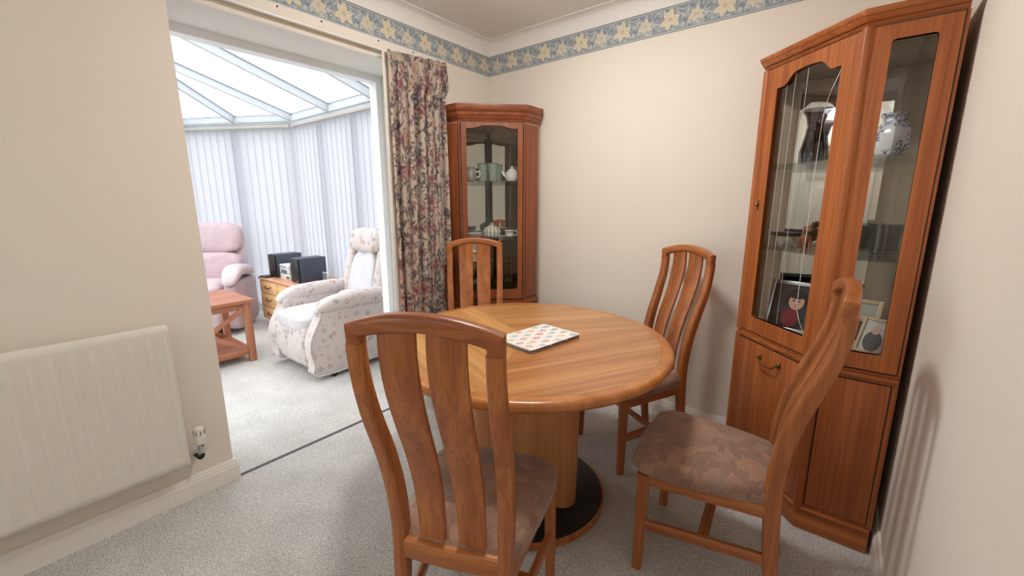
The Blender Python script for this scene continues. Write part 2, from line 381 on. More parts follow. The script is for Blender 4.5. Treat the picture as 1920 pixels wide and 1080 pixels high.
def print_grid(name, nx, ny, posfn, colfn, mat, parent=None):
    I, J = np.meshgrid(np.arange(nx+1), np.arange(ny+1)); V = posfn(I.ravel()/nx, J.ravel()/ny)
    a = (np.arange(ny)[:, None]*(nx+1)+np.arange(nx)[None]).ravel(); F = np.stack([a, a+1, a+nx+2, a+nx+1], 1)
    me = bpy.data.meshes.new(name); me.vertices.add(len(V)); me.vertices.foreach_set('co', V.astype(np.float32).ravel())
    me.loops.add(F.size); me.loops.foreach_set('vertex_index', F.astype(np.int32).ravel()); me.polygons.add(len(F))
    me.polygons.foreach_set('loop_start', (np.arange(len(F))*4).astype(np.int32)); me.update(calc_edges=True); me.validate()
    ca = me.color_attributes.new('print', 'FLOAT_COLOR', 'POINT'); c = colfn(I.ravel()/nx, J.ravel()/ny)
    ca.data.foreach_set('color', np.concatenate([c, np.ones((len(c), 1))], 1).astype(np.float32).ravel())
    return obj(name, me, mat, parent)
def border(name, p0, p1, nrm, res, phase, label):
    p0, p1, nrm = np.array(p0), np.array(p1), np.array(nrm); L = np.linalg.norm(p1-p0); z0, h = 2.13, .126
    def pos(s, t): return (p0+nrm*.0012)[None]+(p1-p0)[None]*s[:, None]+np.array([0, 0, 1.])[None]*(z0+h*t)[:, None]
    def colr(s, t):
        x = (((s*L+phase) % .262)/.262*TILE.shape[1]).astype(int) % TILE.shape[1]; y = np.clip((t*TILE.shape[0]).astype(int), 0, TILE.shape[0]-1); return TILE[y, x]
    o = print_grid(name, int(L/res), int(h/res), pos, colr, M_border); o.data.shade_smooth(); return tag(o, label, 'wallpaper border', 'wallpaper border', 'structure')
border('trim_5', (0, 0, 0), (W, 0, 0), (0, -1, 0), .0026, 0.0, 'blue grey wallpaper border of cream lilies on the wall behind the table')
border('trim_6', (0, -2.6, 0), (0, 0, 0), (1, 0, 0), .0026, .205-((2.6-.31) % .262)+.262, 'blue grey wallpaper border of cream lilies above the conservatory opening')
border('trim_7', (W, 0, 0), (W, YB, 0), (-1, 0, 0), .005, 0, 'blue grey wallpaper border of cream lilies on the wall by the tall cabinet')

# ---- rear door seen in the cabinet mirrors; the window is added for fill light
dr = thing('door_1', (dx0, YB, 0), 0, 'white six panel door behind the photographer', 'door', kind='structure'); dw = dx1-dx0
obj('door_leaf', box(.03, dw-.03, -.06, -.02, .005, dz1-.03), M_gloss, dr, .003)
for px in (.13, dw/2+.04):
    for pz0, pz1 in ((.18, .72), (.86, 1.45), (1.55, 1.85)):
        o = obj('door_panel', box(px, px+dw/2-.17, -.022, -.008, pz0, pz1), M_gloss, dr, .006)
obj('architrave', vf_join(box(-.06, .03, -.1, .014, 0, dz1+.04), box(dw-.03, dw+.06, -.1, .014, 0, dz1+.04), box(.03, dw-.03, -.1, .014, dz1-.03, dz1+.04)), M_gloss, dr, .004)
obj('door_handle', vf_join(lathe([(.02, 0), (.02, .008)], 16, 0, 0, 0), tube([(0, 0, 0), (0, 0, .045), (.11, 0, .05)], .008)), M_brass, dr)
dr.children[-1].matrix_local = Matrix.Translation((.1, -.02, 1.0)) @ Matrix.Rotation(R(-90), 4, 'X')
wd = thing('added_window', (wx0, YB, wz0), 0, 'added unseen white framed window behind the photographer', 'window', kind='structure'); ww, wh = wx1-wx0, wz1-wz0
obj('window_frame', vf_join(box(0, .05, -.09, -.03, 0, wh), box(ww-.05, ww, -.09, -.03, 0, wh), box(.05, ww-.05, -.09, -.03, 0, .05), box(.05, ww-.05, -.09, -.03, wh-.05, wh), box(ww/2-.03, ww/2+.03, -.09, -.03, .05, wh-.05)), M_upvc, wd, .004)
obj('window_sill', box(-.04, ww+.04, -.1, .06, -.03, 0), M_gloss, wd, .005)
for s in (0, 1): obj('window_pane', box(.05 if not s else ww/2+.03, ww/2-.03 if not s else ww-.05, -.065, -.06, .05, wh-.05), M_glass, wd)

# ---- flush ceiling lamp added out of view to brighten the dining end
FILL, FILL2 = 80, 22
def fill_lamp_mat(strength):
    t = NT('fill_lamp_glow'); t.n.remove(t.b); e = t.new('ShaderNodeEmission'); e.inputs['Color'].default_value = (1, .985, .96, 1); e.inputs['Strength'].default_value = strength; t.link(e.outputs[0], t.out.inputs['Surface']); return t.m
cl = thing('fill_lamp', (1.12, -1.08, ZC), 0, 'added round opal fill lamp on the ceiling above the dining table', 'added fill lamp')
obj('base_plate', lathe([(.16, -.012), (.165, -.002), (.165, 0)], 32), M_gloss, cl)
_od = obj('fill_dome', lathe([(.02, -.075), (.07, -.07), (.115, -.054), (.142, -.033), (.15, -.0125)], 32), fill_lamp_mat(FILL), cl)
c2 = thing('fill_lamp', (1.86, -4.14, ZC), 0, 'added round opal fill lamp on the ceiling behind the photographer', 'added fill lamp')  # second added lamp, brightens the rear wall that the cabinet mirror reflects
for m_, o_ in zip((M_gloss, fill_lamp_mat(FILL2)), list(cl.children)):
    c_o = obj(o_.name.split('.')[0], o_.data.copy(), m_, c2); c_o.data.materials.clear(); c_o.data.materials.append(m_)

# ------------------------------------------------------------------ conservatory
EZ0, EZ1 = 2.10, 2.165
ev = [(-TH, -.115), (-2.70, -.115), (-3.95, -.80), (-3.95, -2.34), (-2.70, -3.025), (-TH, -3.025)]
r0, r1 = Vector((-TH, -1.57, 2.63)), Vector((-2.79, -1.57, 2.63))
struct('floor_conservatory', prism([(-.004, -.0), (-2.73, -.0), (-4.06, -.73), (-4.06, -2.41), (-2.73, -3.14), (-.004, -3.14)], -.08, 0), M_carpet, 'pale carpet across the sunlit conservatory', 'floor')
struct('lawn_ground', box(-40, 40, -40, 40, -.3, -.12), M_lawn, 'garden lawn outside the conservatory', 'lawn')
rf = thing('roof', (0, 0, 0), 0, 'glazed conservatory roof with white radiating bars', 'roof', kind='structure')
def V3(p, z): return Vector((p[0], p[1], z))
def bar(p, q, w=.058, h=.06):
    d = (q-p).normalized(); s = d.cross(Vector((0, 0, 1))).normalized(); u = s.cross(d)
    c = lambda a, b: [tuple(p+s*a+u*b), tuple(q+s*a+u*b)]
    prof = [(-w/2, 0), (-w*.3, -h*.5), (-w*.3, -h), (w*.3, -h), (w*.3, -h*.5), (w/2, 0), (w*.4, .02), (-w*.4, .02)]
    v = []
    for e in (p, q): v += [tuple(e+s*a+u*b) for a, b in prof]
    n = len(prof); f = [tuple(range(n)), tuple(range(n, 2*n))[::-1]]+[(i, (i+1) % n, (i+1) % n+n, i+n) for i in range(n)]
    b = obj('glazing_bar', (v, f), M_roofbar, rf, .003)
    for sg in (-1, 1):
        vv = []
        for e in (p, q): vv += [tuple(e+s*(sg*w*.5+a)+u*(b_-.001)) for a, b_ in ((-.005, 0), (.005, 0), (.005, .007), (-.005, .007))]
        obj('gasket', (vv, [(0, 1, 2, 3), (7, 6, 5, 4), (0, 4, 5, 1), (1, 5, 6, 2), (2, 6, 7, 3), (3, 7, 4, 0)]), M_gasket, b)
def pane(pts):
    n = len(pts); off = Vector((0, 0, .012)); v = [tuple(p) for p in pts]+[tuple(p+off) for p in pts]
    obj('roof_pane', (v, [tuple(range(n))[::-1], tuple(range(n, 2*n))]+[(i, (i+1) % n, (i+1) % n+n, i+n) for i in range(n)]), M_roofglass, rf, smooth=False)
xs = [-TH, -.45, -1.19, -1.94, -2.70]
for sy in (-.115, -3.025):
    for i, x in enumerate(xs[1:4]): bar(V3((x, sy), EZ1+.01), Vector((x, -1.57, 2.63)))
    for a, b in zip(xs[:-1], xs[1:]):
        rb = b if b > -2.7 else r1.x
        pane([V3((a, sy), EZ1+.012), V3((b, sy), EZ1+.012), Vector((rb, -1.57, 2.634)), Vector((a, -1.57, 2.634))])
fan = [ev[1], (-3.325, -.4575), ev[2], (-3.95, -1.57), ev[3], (-3.325, -2.6825), ev[4]]
for p in fan: bar(V3(p, EZ1+.01), r1)
for a, b in zip(fan[:-1], fan[1:]): pane([V3(a, EZ1+.012), V3(b, EZ1+.012), r1+Vector((0, 0, .004))])
bar(r0, r1, .09, .07)
# eaves beam round the top of the windows
def off_poly(P, d):
    out = []
    for i, p in enumerate(P):
        ns = []
        for a, b in ((i-1, i), (i, i+1)):
            if 0 <= a and b < len(P):
                e = Vector((P[b][0]-P[a][0], P[b][1]-P[a][1])).normalized(); ns.append(Vector((-e.y, e.x)))
        n = sum(ns, Vector((0, 0))); n.normalize(); k = d/max(.3, n.dot(ns[0])); out.append((p[0]+n.x*k, p[1]+n.y*k))
    return out
inn, outp = ev, off_poly(ev, -.09)
def band(z0, z1, a, b):
    A, B = off_poly(ev, a), off_poly(ev, b); n = len(ev)
    v = [V3(p, z) for z in (z0, z1) for P in (A, B) for p in P]; v = [tuple(p) for p in v]; f = []
    for i in range(n-1):
        f += [(i, i+1, n+i+1, n+i), (2*n+i, 3*n+i, 3*n+i+1, 2*n+i+1), (i, 2*n+i, 2*n+i+1, i+1), (n+i, n+i+1, 3*n+i+1, 3*n+i)]
    f += [(0, n, 3*n, 2*n), (n-1, 3*n-1, 4*n-1, 2*n-1)]
    return v, f
obj('eaves_beam', vf_join(band(EZ0+.02, EZ1+.02, .03, -.09), band(EZ0-.0, EZ0+.022, .012, -.08)), M_roofbar, rf, .003)
obj('eaves_gasket', band(EZ1+.0205, EZ1+.027, .037, .029), M_gasket, rf)
struct('wall_conservatory', band(-.1, .07, .0, -.1), M_gloss, 'low white plinth under the conservatory windows', 'plinth')

# windows (frame, panes) per facet, blinds with single slats on the three facets in view
def blind_mat():
    t = NT('white_blind_fabric'); n = t.noise(t.coords((900, 900, 300)), 1, 2); t.color(t.ramp(n.outputs['Fac'], [(.3, lin('#b8b8c0')), (.7, lin('#c0c0c8'))])); t.b.inputs['Roughness'].default_value = .8
    tb = t.new('ShaderNodeBsdfTranslucent'); tb.inputs['Color'].default_value = lin('#bdbbc2'); mx = t.new('ShaderNodeMixShader'); mx.inputs[0].default_value = .72
    t.link(t.b.outputs[0], mx.inputs[1]); t.link(tb.outputs[0], mx.inputs[2]); t.link(mx.outputs[0], t.out.inputs['Surface']); return t.m
M_blind = blind_mat()
M_beige = plain('beige_post', '#e3d8cc', .5)
names = ['window_1', 'window_2', 'window_3', 'window_4', 'window_5']
wlab = ['white framed window behind the patterned armchair', 'angled white framed window behind the pink recliner', 'far end white framed conservatory window', 'angled white framed window hidden beyond the pillar', 'white framed window on the hidden side of the conservatory']
for k in range(5):
    a, b = Vector(ev[k]+(0,)), Vector(ev[k+1]+(0,)); d = (b-a); L = d.length; ang = math.atan2(d.y, d.x)
    w_ = thing(names[k], (a.x, a.y, .07), ang, wlab[k], 'window', kind='structure'); H = EZ0-.07
    nm = max(2, round(L/.68)); xs_ = [L*i/nm for i in range(nm+1)]
    # local -y is outside for this winding
    fr = [box(0, L, -.075, -.015, 0, .05), box(0, L, -.075, -.015, H-.06, H+.0)]+[box(max(0, x-.035), min(L, x+.035), -.075, -.015, .05, H-.06) for x in xs_]
    obj('window_frame', vf_join(*fr), M_upvc, w_, .003)
    for x0, x1 in zip(xs_[:-1], xs_[1:]): obj('window_pane', box(x0+.03, x1-.03, -.05, -.045, .045, H-.055), M_glass, w_, smooth=False)
    obj('corner_post', box(-.03, .03, -.085, -.01, 0, H), M_beige if k in (1, 2) else M_upvc, w_, .003)
    if k < 3:
        bl = thing('vertical_blind', (a.x, a.y, 0), ang, ['white vertical blind drawn across the window behind the patterned armchair', 'white vertical blind on the angled window behind the pink recliner', 'white vertical blind on the far end window beyond the pillar'][k], 'blind', 'conservatory vertical blinds')
        x0, x1 = (.10, L-.03) if k == 0 else (.03, L-.05)
        obj('headrail', box(x0, x1, .018, .05, EZ0-.045, EZ0-.012), plain('beige_rail', '#b5aeab', .5), bl, .003)
        ns = int((x1-x0)/.086); sl = None
        sv = [(x*.0498, .004*(1-x*x), z) for z in (.085, EZ0-.05) for x in (-1, -.5, 0, .5, 1)]
        sf = [(i, i+1, 6+i, 5+i) for i in range(4)]
        sme = mesh_of('blind_slat', (sv, sf))
        for i in range(ns):
            s_ = obj('slat', sme, M_blind, bl); s_.location = (x0+.035+(x1-x0-.07)*i/(ns-1), .034, 0); s_.rotation_euler = (0, 0, R(9+1.5*math.sin(i*2.1)))
        hv = [box(x0+.035+(x1-x0-.07)*i/(ns-1)-.04, x0+.035+(x1-x0-.07)*i/(ns-1)+.04, .033, .037, .07, .088) for i in range(ns)]
        obj('bottom_weight', vf_join(*hv), plain('weight_beige', '#d9cfc6', .6), bl)
        ch = []
        for i in range(ns-1):
            xa = x0+.035+(x1-x0-.07)*i/(ns-1); xb = x0+.035+(x1-x0-.07)*(i+1)/(ns-1)
            ch.append(tube([(xa+(xb-xa)*t_/6, .04, .085-.028*math.sin(math.pi*t_/6)) for t_ in range(7)], .0022, 5))
        obj('bottom_chain', vf_join(*ch), M_beige, bl)

# ------------------------------------------------------------------ dining table
TX, TY, TZ, TR = 1.119, -1.052, .722, .605
TA, TQ = R(-50), .943            # long axis direction, short/long ratio
tb = thing('dining_table', (TX, TY, 0), TA, 'round teak pedestal dining table with veneered top', 'table')
def sector_wood(name, ang, c0, c1): return wood(name, c0, c1, 'x', .30, .62, angle=R(ang), coat=.2, figure=.65)
secs = [(-69, 50, 62, '#c98f57', '#a86a39'), (50, 158, 50, '#cf9a60', '#ad7440'), (158, 291, -22, '#d9a566', '#bd8448')]
RI = TR-.046
for k, (a0, a1, g, c0, c1) in enumerate(secs):
    poly = [(0, 0)]+[(RI*math.cos(R(a0+(a1-a0)*i/30)-TA), RI*TQ*math.sin(R(a0+(a1-a0)*i/30)-TA)) for i in range(31)]
    obj('veneer_leaf', prism(poly, TZ-.008, TZ), sector_wood('table_veneer_%d' % k, g+50, c0, c1), tb)
prof = [(RI+.0006, -.008), (RI+.0006, 0)]+[(TR-.016+.016*math.sin(R(a)), -.016+.016*math.cos(R(a))) for a in range(0, 91, 18)]+[(TR-.001, -.024), (TR-.012, -.036), (RI-.05, -.036), (RI-.05, -.009)]
n_ = 96; V = []; F = []
for k in range(n_):
    c, s = math.cos(2*math.pi*k/n_), math.sin(2*math.pi*k/n_); V += [(r*c, r*s*TQ, TZ+z) for r, z in prof]
m_ = len(prof)
for k in range(n_):
    for i in range(m_): F.append((k*m_+i, k*m_+(i+1) % m_, ((k+1) % n_)*m_+(i+1) % m_, ((k+1) % n_)*m_+i))
obj('edge_rim', (V, F), wood('table_rim_teak', '#c98549', '#a9662f', 'z', .3, .5, coat=.25, figure=.25), tb)
uf = lathe([(TR-.07, TZ-.036), (TR-.07, TZ-.012)], 64); obj('underframe', ([(x, y*TQ, z) for x, y, z in uf[0]], uf[1]), M_tk['x'], tb)
# broad rounded column, flat faces towards the room
ca = R(27)-TA
def stad(hw, r, n=10):
    return [(hw*sx+r*math.cos(R(a)), r*math.sin(R(a))) for sx, a0 in ((1, -90), (-1, 90)) for a in [a0+180*i/n for i in range(n+1)]]
col_poly = [(x*math.cos(ca)-y*math.sin(ca), x*math.sin(ca)+y*math.cos(ca)) for x, y in rrect(.445, .25, .06, 6)]
obj('column', prism(col_poly, .03, TZ-.036), wood('column_teak', '#c98d58', '#b0713f', 'z', .38, .9, figure=.4), tb)
obj('base_disc', lathe([(.332, .004), (.332, .026), (.326, .03), (.0, .03)], 64), plain('black_base_lacquer', '#08080a', .5), tb)
obj('base_edging', lathe([(.333, 0), (.341, 0), (.341, .022), (.333, .026)], 64), M_tk['x'], tb)

# placemats
MX, MY, MA = 1.182, -1.062, R(-8)
mat_poly = rrect(.205, .29, .012, 4)
cork = plain('brown_cork_back', '#5c4336', .7, var=.15, scale=200); matedge = plain('mat_white_face', '#f0ece4', .35)
pm = None
for k in range(5):
    z = TZ+.003*k; jx, jy, ja = ((0, 0, 0) if k == 4 else (random.uniform(-.002, .002), random.uniform(-.002, .002), R(random.uniform(-.6, .6))))
    lb = 'top placemat of the stack printed with pastel ovals on white' if k == 4 else 'dark brown backed placemat stacked beneath the printed top mat'
    t_ = thing('placemat', (MX+jx, MY+jy, z), MA+ja, lb, 'placemat', 'placemats stacked on the table')
    obj('backing', prism(mat_poly, 0, .0022), cork, t_); obj('face', prism(mat_poly, .0022, .003), matedge, t_)
    if k == 4:
        cols = ['#d98f97', '#9db4bf', '#e9c98f', '#b9d0c8', '#d9a9b9', '#c9cfd6', '#e3b7a6']; mts = [plain('print_%d' % i, c, .35) for i, c in enumerate(cols)]
        i_ = 0
        Vp, Fp, Mi = [], [], []
        for r_ in range(6):
            for c_ in range(4):
                cx = -.075+.05*c_+(.012 if r_ % 2 else -.012); cy = -.118+.047*r_
                if abs(cx) > .088: continue
                def add(fx, fy, rx, ry, mi, zz):
                    b_ = len(Vp); n = 14
                    for q in range(n): Vp.append((cx+fx+rx*math.cos(2*math.pi*q/n), cy+fy+ry*math.sin(2*math.pi*q/n), zz))
                    Fp.append(tuple(range(b_, b_+n))); Mi.append(mi)
                mi = (r_*3+c_*2+r_*c_) % 7
                add(0, 0, .013, .018, mi, .0031)
                for q in (-1, 0, 1): add(q*.006, .004, .0018, .007, 5 if mi != 5 else 1, .0032)
                add(.022, .022, .004, .006, (mi+3) % 7, .0031)
        me = bpy.data.meshes.new('print'); me.from_pydata(Vp, [], Fp)
        pr = obj('printed_ovals', me, mts, t_)
        for p_, mi in zip(me.polygons, Mi): p_.material_index = mi

# ------------------------------------------------------------------ dining chairs
def fabric_seat():
    t = NT('brown_patchwork_fabric'); v = t.coords((1, 1, 1)); vo = t.new('ShaderNodeTexVoronoi', feature='F1', distance='CHEBYCHEV'); vo.inputs['Scale'].default_value = 27; vo.inputs['Randomness'].default_value = .9
    wv = t.noise(v, 9, 3, .5, 1.0); ad = t.new('ShaderNodeVectorMath', operation='MULTIPLY_ADD'); t.link(wv.outputs['Color'], ad.inputs[0]); ad.inputs[1].default_value = (.022, .022, .022); t.link(v, ad.inputs[2]); t.link(ad.outputs[0], vo.inputs['Vector'])
    sp = t.new('ShaderNodeSeparateColor'); t.link(vo.outputs['Color'], sp.inputs[0])
    cells = t.ramp(sp.outputs[0], [(0, lin('#8a6a58')), (.3, lin('#997661')), (.5, lin('#8d6f5e')), (.7, lin('#a88069')), (1, lin('#9a8070'))])
    st = t.noise(t.coords((60, 180, 60), rot=(0, 0, .6)), 1, 4, .6, 2.2); lines = t.ramp(st.outputs['Fac'], [(.44, (1, 1, 1, 1)), (.5, (.72, .7, .7, 1)), (.56, (1.0, 1.0, 1.0, 1))])
    pk = t.noise(v, 60, 4, .6, 1.5); pink = t.ramp(pk.outputs['Fac'], [(.55, (0, 0, 0, 1)), (.66, (1, 1, 1, 1))])
    c = t.mix(1.0, cells, lines, 'MULTIPLY'); mm = t.new('ShaderNodeMath', operation='MULTIPLY'); t.link(pink, mm.inputs[0]); mm.inputs[1].default_value = .4
    t.color(t.mix(mm.outputs[0], c, lin('#b98e79'))); t.b.inputs['Roughness'].default_value = .95; t.b.inputs['Sheen Weight'].default_value = .25
    f = t.noise(v, 700, 2); t.bump(f.outputs['Fac'], .4, .001); return t.m
M_seat = fabric_seat()
PROF = [(-.008, 0), (.006, .10), (.017, .22), (.026, .34), (.029, .45), (.020, .56), (-.004, .67), (-.041, .78), (-.069, .88), (-.080, .96), (-.078, 1.02)]
def stile_u(z): return .142 if z < .45 else .142+(.155-.142)*min(1, (z-.45)/.35)
def make_chair(label):
    t = thing('dining_chair', (0, 0, 0), 0, label, 'chair', 'teak dining chairs around the round table')
    path = catmull([(v, z) for v, z in PROF], 4)
    for s in (-1, 1):
        pts = []; ss = []
        for v, z in path:
            if z > .985: break
            k = z/1.0; w = .030+.008*min(1, z/.5); h = .036+.012*math.sin(min(1, z/.9)*math.pi)**1
            if z > .9: h = .036; 
            pts.append((s*stile_u(z), v, z)); ss.append(rrect(w, h, .011, 3))
        obj('rear_leg', sweep(pts, ss), M_tk['z'], t)
    # arched top rail, bowed backwards, turning down into the two stiles
    half = [(.1555, .968, 0), (.1555, .985, 0), (.1550, 1.0055, 2), (.133, 1.0135, 1), (.11, 1.020, 1), (.085, 1.0262, 1), (.06, 1.0305, 1), (.03, 1.0335, 1)]
    arch = [(-a, b, k) for a, b, k in half]+[(0, 1.0345, 1)]+[(a, b, k) for a, b, k in half[::-1]]
    pts = [(a, -.078-.014*(1-(a/.156)**2), b) for a, b, k in arch]
    ss = [rrect(.037, .0475 if k == 2 else .036+.003*k, .012, 4) for a, b, k in arch]
    obj('top_rail', sweep(pts, ss, side=(0, 1, 0)), M_tk['x'], t)
    for s in (-1, 1):
        pts = []; ss = []
        for v, z in path:
            if z < .405 or z > 1.02: continue
            bow = -.010*max(0, (z-.45)/.55)
            pts.append((s*(.053+.003*(z-.4)), v+.004+bow, z)); ss.append(rrect(.072+.016*min(1, (z-.4)/.5), .012, .004, 2))
        obj('back_slat', sweep(pts, ss), M_tk['z'], t)
    obj('back_rail', sweep([(-.135, .024, .392), (0, .018, .392), (.135, .024, .392)], rrect(.030, .058, .010, 3), side=(0, 1, 0)), M_tk['x'], t)
    for s in (-1, 1):
        obj('front_leg', sweep([(s*.19, .40, 0), (s*.188, .397, .2), (s*.186, .395, .372)], [rrect(.030, .032, .008, 3), rrect(.034, .036, .008, 3), rrect(.036, .040, .008, 3)]), M_tk['z'], t)
        obj('side_rail', sweep([(s*.144, .03, .353), (s*.184, .39, .353)], rrect(.024, .046, .006, 3), side=(1, 0, 0)), M_tk['y'], t)
        obj('stretcher', sweep([(s*.141, .02, .185), (s*.187, .39, .178)], rrect(.020, .036, .006, 3), side=(1, 0, 0)), M_tk['y'], t)
    obj('front_rail', sweep([(-.18, .393, .353), (.18, .393, .353)], rrect(.024, .046, .006, 3), side=(0, 1, 0)), M_tk['x'], t)
    obj('cross_stretcher', sweep([(-.163, .205, .182), (.163, .205, .182)], rrect(.034, .018, .006, 3), side=(0, 1, 0)), M_tk['x'], t)
    # cushion: tapered outline, domed top
    out = []
    def arc(cx, cy, r, a0, a1, n=8): return [(cx+r*math.cos(R(a0+(a1-a0)*i/n)), cy+r*math.sin(R(a0+(a1-a0)*i/n))) for i in range(n+1)]
    out += arc(.135, .375, .075, 0, 72)+[(.08, .449), (0, .455), (-.08, .449)]+arc(-.135, .375, .075, 108, 180)
    out += [(-.208, .30), (-.195, .2), (-.172, .09)]+arc(-.118, .062, .042, 190, 270, 5)+[(0, .017)]+arc(.118, .062, .042, 270, 350, 5)+[(.172, .09), (.195, .2), (.208, .30)]
    rings = [(.95, .374), (.985, .378), (1.0, .389), (1.0, .404), (.985, .418), (.94, .432), (.85, .443), (.7, .451), (.5, .456), (.25, .458)]
    n = len(out); cx, cy = 0, .24; V = [(cx+(x-cx)*k, cy+(y-cy)*k, z) for k, z in rings for x, y in out]+[(cx, cy, .458)]
    F = [(i*n+j, i*n+(j+1) % n, (i+1)*n+(j+1) % n, (i+1)*n+j) for i in range(len(rings)-1) for j in range(n)]
    F += [tuple(range(n))[::-1]]+[((len(rings)-1)*n+j, (len(rings)-1)*n+(j+1) % n, len(rings)*n) for j in range(n)]
    obj('seat_cushion', (V, F), M_seat, t, angle=60)
    return t
ch = make_chair('teak dining chair in front with its slatted back to the camera')
ch.location = (1.438, -1.81, 0); ch.rotation_euler = (0, 0, R(113.2-90))
dup(ch, (2.049, -.91, 0), R(185.4-90), 'teak dining chair seen side on beside the tall glazed cabinet')
dup(ch, (1.442, -.243, 0), R(239.1-90), 'teak dining chair standing against the blank cream wall')
dup(ch, (.351, -.552, 0), R(-47-90), 'teak dining chair in front of the corner display cabinet')

# ------------------------------------------------------------------ display cabinets standing in the two corners
def mirror_mat():
    t = NT('silvered_mirror'); n = t.noise(t.coords(), 2); t.color(t.ramp(n.outputs['Fac'], [(.3, lin('#dcdedd')), (.7, lin('#e2e4e2'))])); t.b.inputs['Metallic'].default_value = 1; t.b.inputs['Roughness'].default_value = .015; return t.m
M_mirror = mirror_mat()
M_inner = {a: wood('cabinet_lining_'+a, '#c2b29d', '#ad9c87', a, .55, .8, figure=.3) for a in 'xyz'}
M_cabglass = glass_mat('cabinet_glass', (.985, .985, .98), 1.5, 0, 1.0); M_shelfglass = glass_mat('shelf_glass', (.90, .95, .93), 1.5)
M_lead = plain('silver_came', '#d9dada', .25, .8)
def ogee_loop(s0, s1, z0, z1, rise, arch=True, rc=.014):
    """glass opening with shouldered arch on top (counter-clockwise)"""
    def corner(cx, cz, a0): return [(cx+rc*math.cos(R(a0+30*i)), cz+rc*math.sin(R(a0+30*i))) for i in range(4)]
    L = corner(s0+rc, z0+rc, 180)+corner(s1-rc, z0+rc, 270)
    if not arch: return L+corner(s1-rc, z1-rc, 0)+corner(s0+rc, z1-rc, 90)
    w = s1-s0; half = []
    half += [(0, z1), (.12*w, z1+.001), (.15*w, z1+.004)]
    half += [p for p in bez((.15*w, z1+.004), (.21*w, z1+rise*.25), (.23*w, z1+rise*.85), (.33*w, z1+rise*.93), 7)[1:]]
    half += [(.42*w, z1+rise*.985), (.5*w, z1+rise)]
    right = [(s1-a, b) for a, b in half]; left = [(s0+a, b) for a, b in half[:-1]][::-1]
    return L+right+left
def cabinet(name, X0, Y0, sx, Wg, Fk, label, M, zp, zl0, zl1, zc0, zc1, opt):
    """corner cabinet: a = along back wall from the corner, b = out from back wall; sx mirrors it for the other corner"""
    t = thing(name, (0, 0, 0), 0, label, 'cabinet'); Mz, Mx, My = M['z'], M['x'], M['y']
    def P(a, b, z): return (X0+sx*a, Y0-b, z)
    plan = [(0, 0), (Wg, 0), (Wg, Fk), (Fk, Wg), (0, Wg)]
    def offp(d):    # grow outwards on the three show faces
        k = d*math.tan(R(22.5)); return [(0, 0), (Wg+d, 0), (Wg+d, Fk+k), (Fk+k, Wg+d), (0, Wg+d)]
    def slab(nm, d, z0, z1, m, par=t, bev=.003): return obj(nm, prism([(a, b) for a, b in offp(d)], z0, z1, lambda a, b, z: P(a, b, z)), m, par, bev)
    # faces: origin, direction in plan; fn(s,z,d) with d outwards
    q = math.sqrt(.5); LD = (Wg-Fk)*math.sqrt(2)
    fd = lambda s, z, d: P(Fk+s*q+d*q, Wg-s*q+d*q, z)          # door (from wall_right/left side kink towards back wall)
    f1 = lambda s, z, d: P(s, Wg+d, z)                           # flank on the side-wall side (0..Fk)
    f2 = lambda s, z, d: P(Wg+d, s, z)                           # flank on the back-wall side (0..Fk)
    slab('plinth', .004, 0, zp-.012, Mx); slab('plinth_moulding', .010, zp-.012, zp, Mx, bev=.005)
    # lower cupboard: carcass, door with handle, two side panels, moulded ledge
    slab('lower_carcass', -.001, zp, zl0, Mz)
    def groove(a0, a1, b0, b1, fn, par, g=.0035): return obj('shadow_gap', plate([(a0-g, b0-g), (a1+g, b0-g), (a1+g, b1+g), (a0-g, b1+g)], -.002, .0003, fn), M_dark, par, smooth=False)
    cd = obj('lower_door', plate([(.012, zp+.012), (LD-.012, zp+.012), (LD-.012, zl0-.012), (.012, zl0-.012)], -.009, .005, fd), Mz, t, .002)
    groove(.012, LD-.012, zp+.012, zl0-.012, fd, cd)
    hz = zl0-.062; hc = LD*.51; hw = .055
    hpath = [fd(hc-hw, hz+.005, .004), fd(hc-hw, hz+.003, .02), fd(hc-hw*.8, hz-.012, .026), fd(hc-hw*.45, hz-.018, .027), fd(hc+hw*.45, hz-.018, .027), fd(hc+hw*.8, hz-.012, .026), fd(hc+hw, hz+.003, .02), fd(hc+hw, hz+.005, .004)]
    hd = [tube(catmull(hpath, 3), .0035, 8)]
    for s_ in (-1, 1): hd.append(superq(fd(hc+s_*hw, hz+.005, .008), (.010, .010, .012), .9, .9, 10, 6))
    obj('drop_handle', vf_join(*hd), M_brass, cd, label='aged brass drop handle')
    for fn in (f1, f2):
        sp_ = obj('side_panel', plate([(.016, zp+.016), (Fk-.022, zp+.016), (Fk-.022, zl0-.014), (.016, zl0-.014)], -.009, .004, fn), Mz, t, .002); groove(.016, Fk-.022, zp+.016, zl0-.014, fn, sp_)
    posts = opt.get('posts', .016)
    for cx_, cy_ in ((Wg-.004, Fk-.002), (Fk-.002, Wg-.004)):
        px, py, _ = P(cx_, cy_, 0)
        obj('corner_post', vf_join(prism([(px+posts*.8*math.cos(R(a)), py+posts*.8*math.sin(R(a))) for a in range(0, 360, 24)], zp, zl0), prism([(px+posts*.8*math.cos(R(a)), py+posts*.8*math.sin(R(a))) for a in range(0, 360, 24)], zl1, zc0)), Mz, t)
    slab('ledge', .008, zl0, (zl0+zl1)/2, Mx, bev=.004); slab('ledge_fillet', -.002, (zl0+zl1)/2, zl1, Mx)
    # upper case: top board, backs, mirrors, end stiles, glass shelves
    slab('top_board', -.004, zc0-.014, zc0+.004, M_inner['x'])
    slab('bottom_board', -.012, zl1, zl1+.012, M_inner['x'])
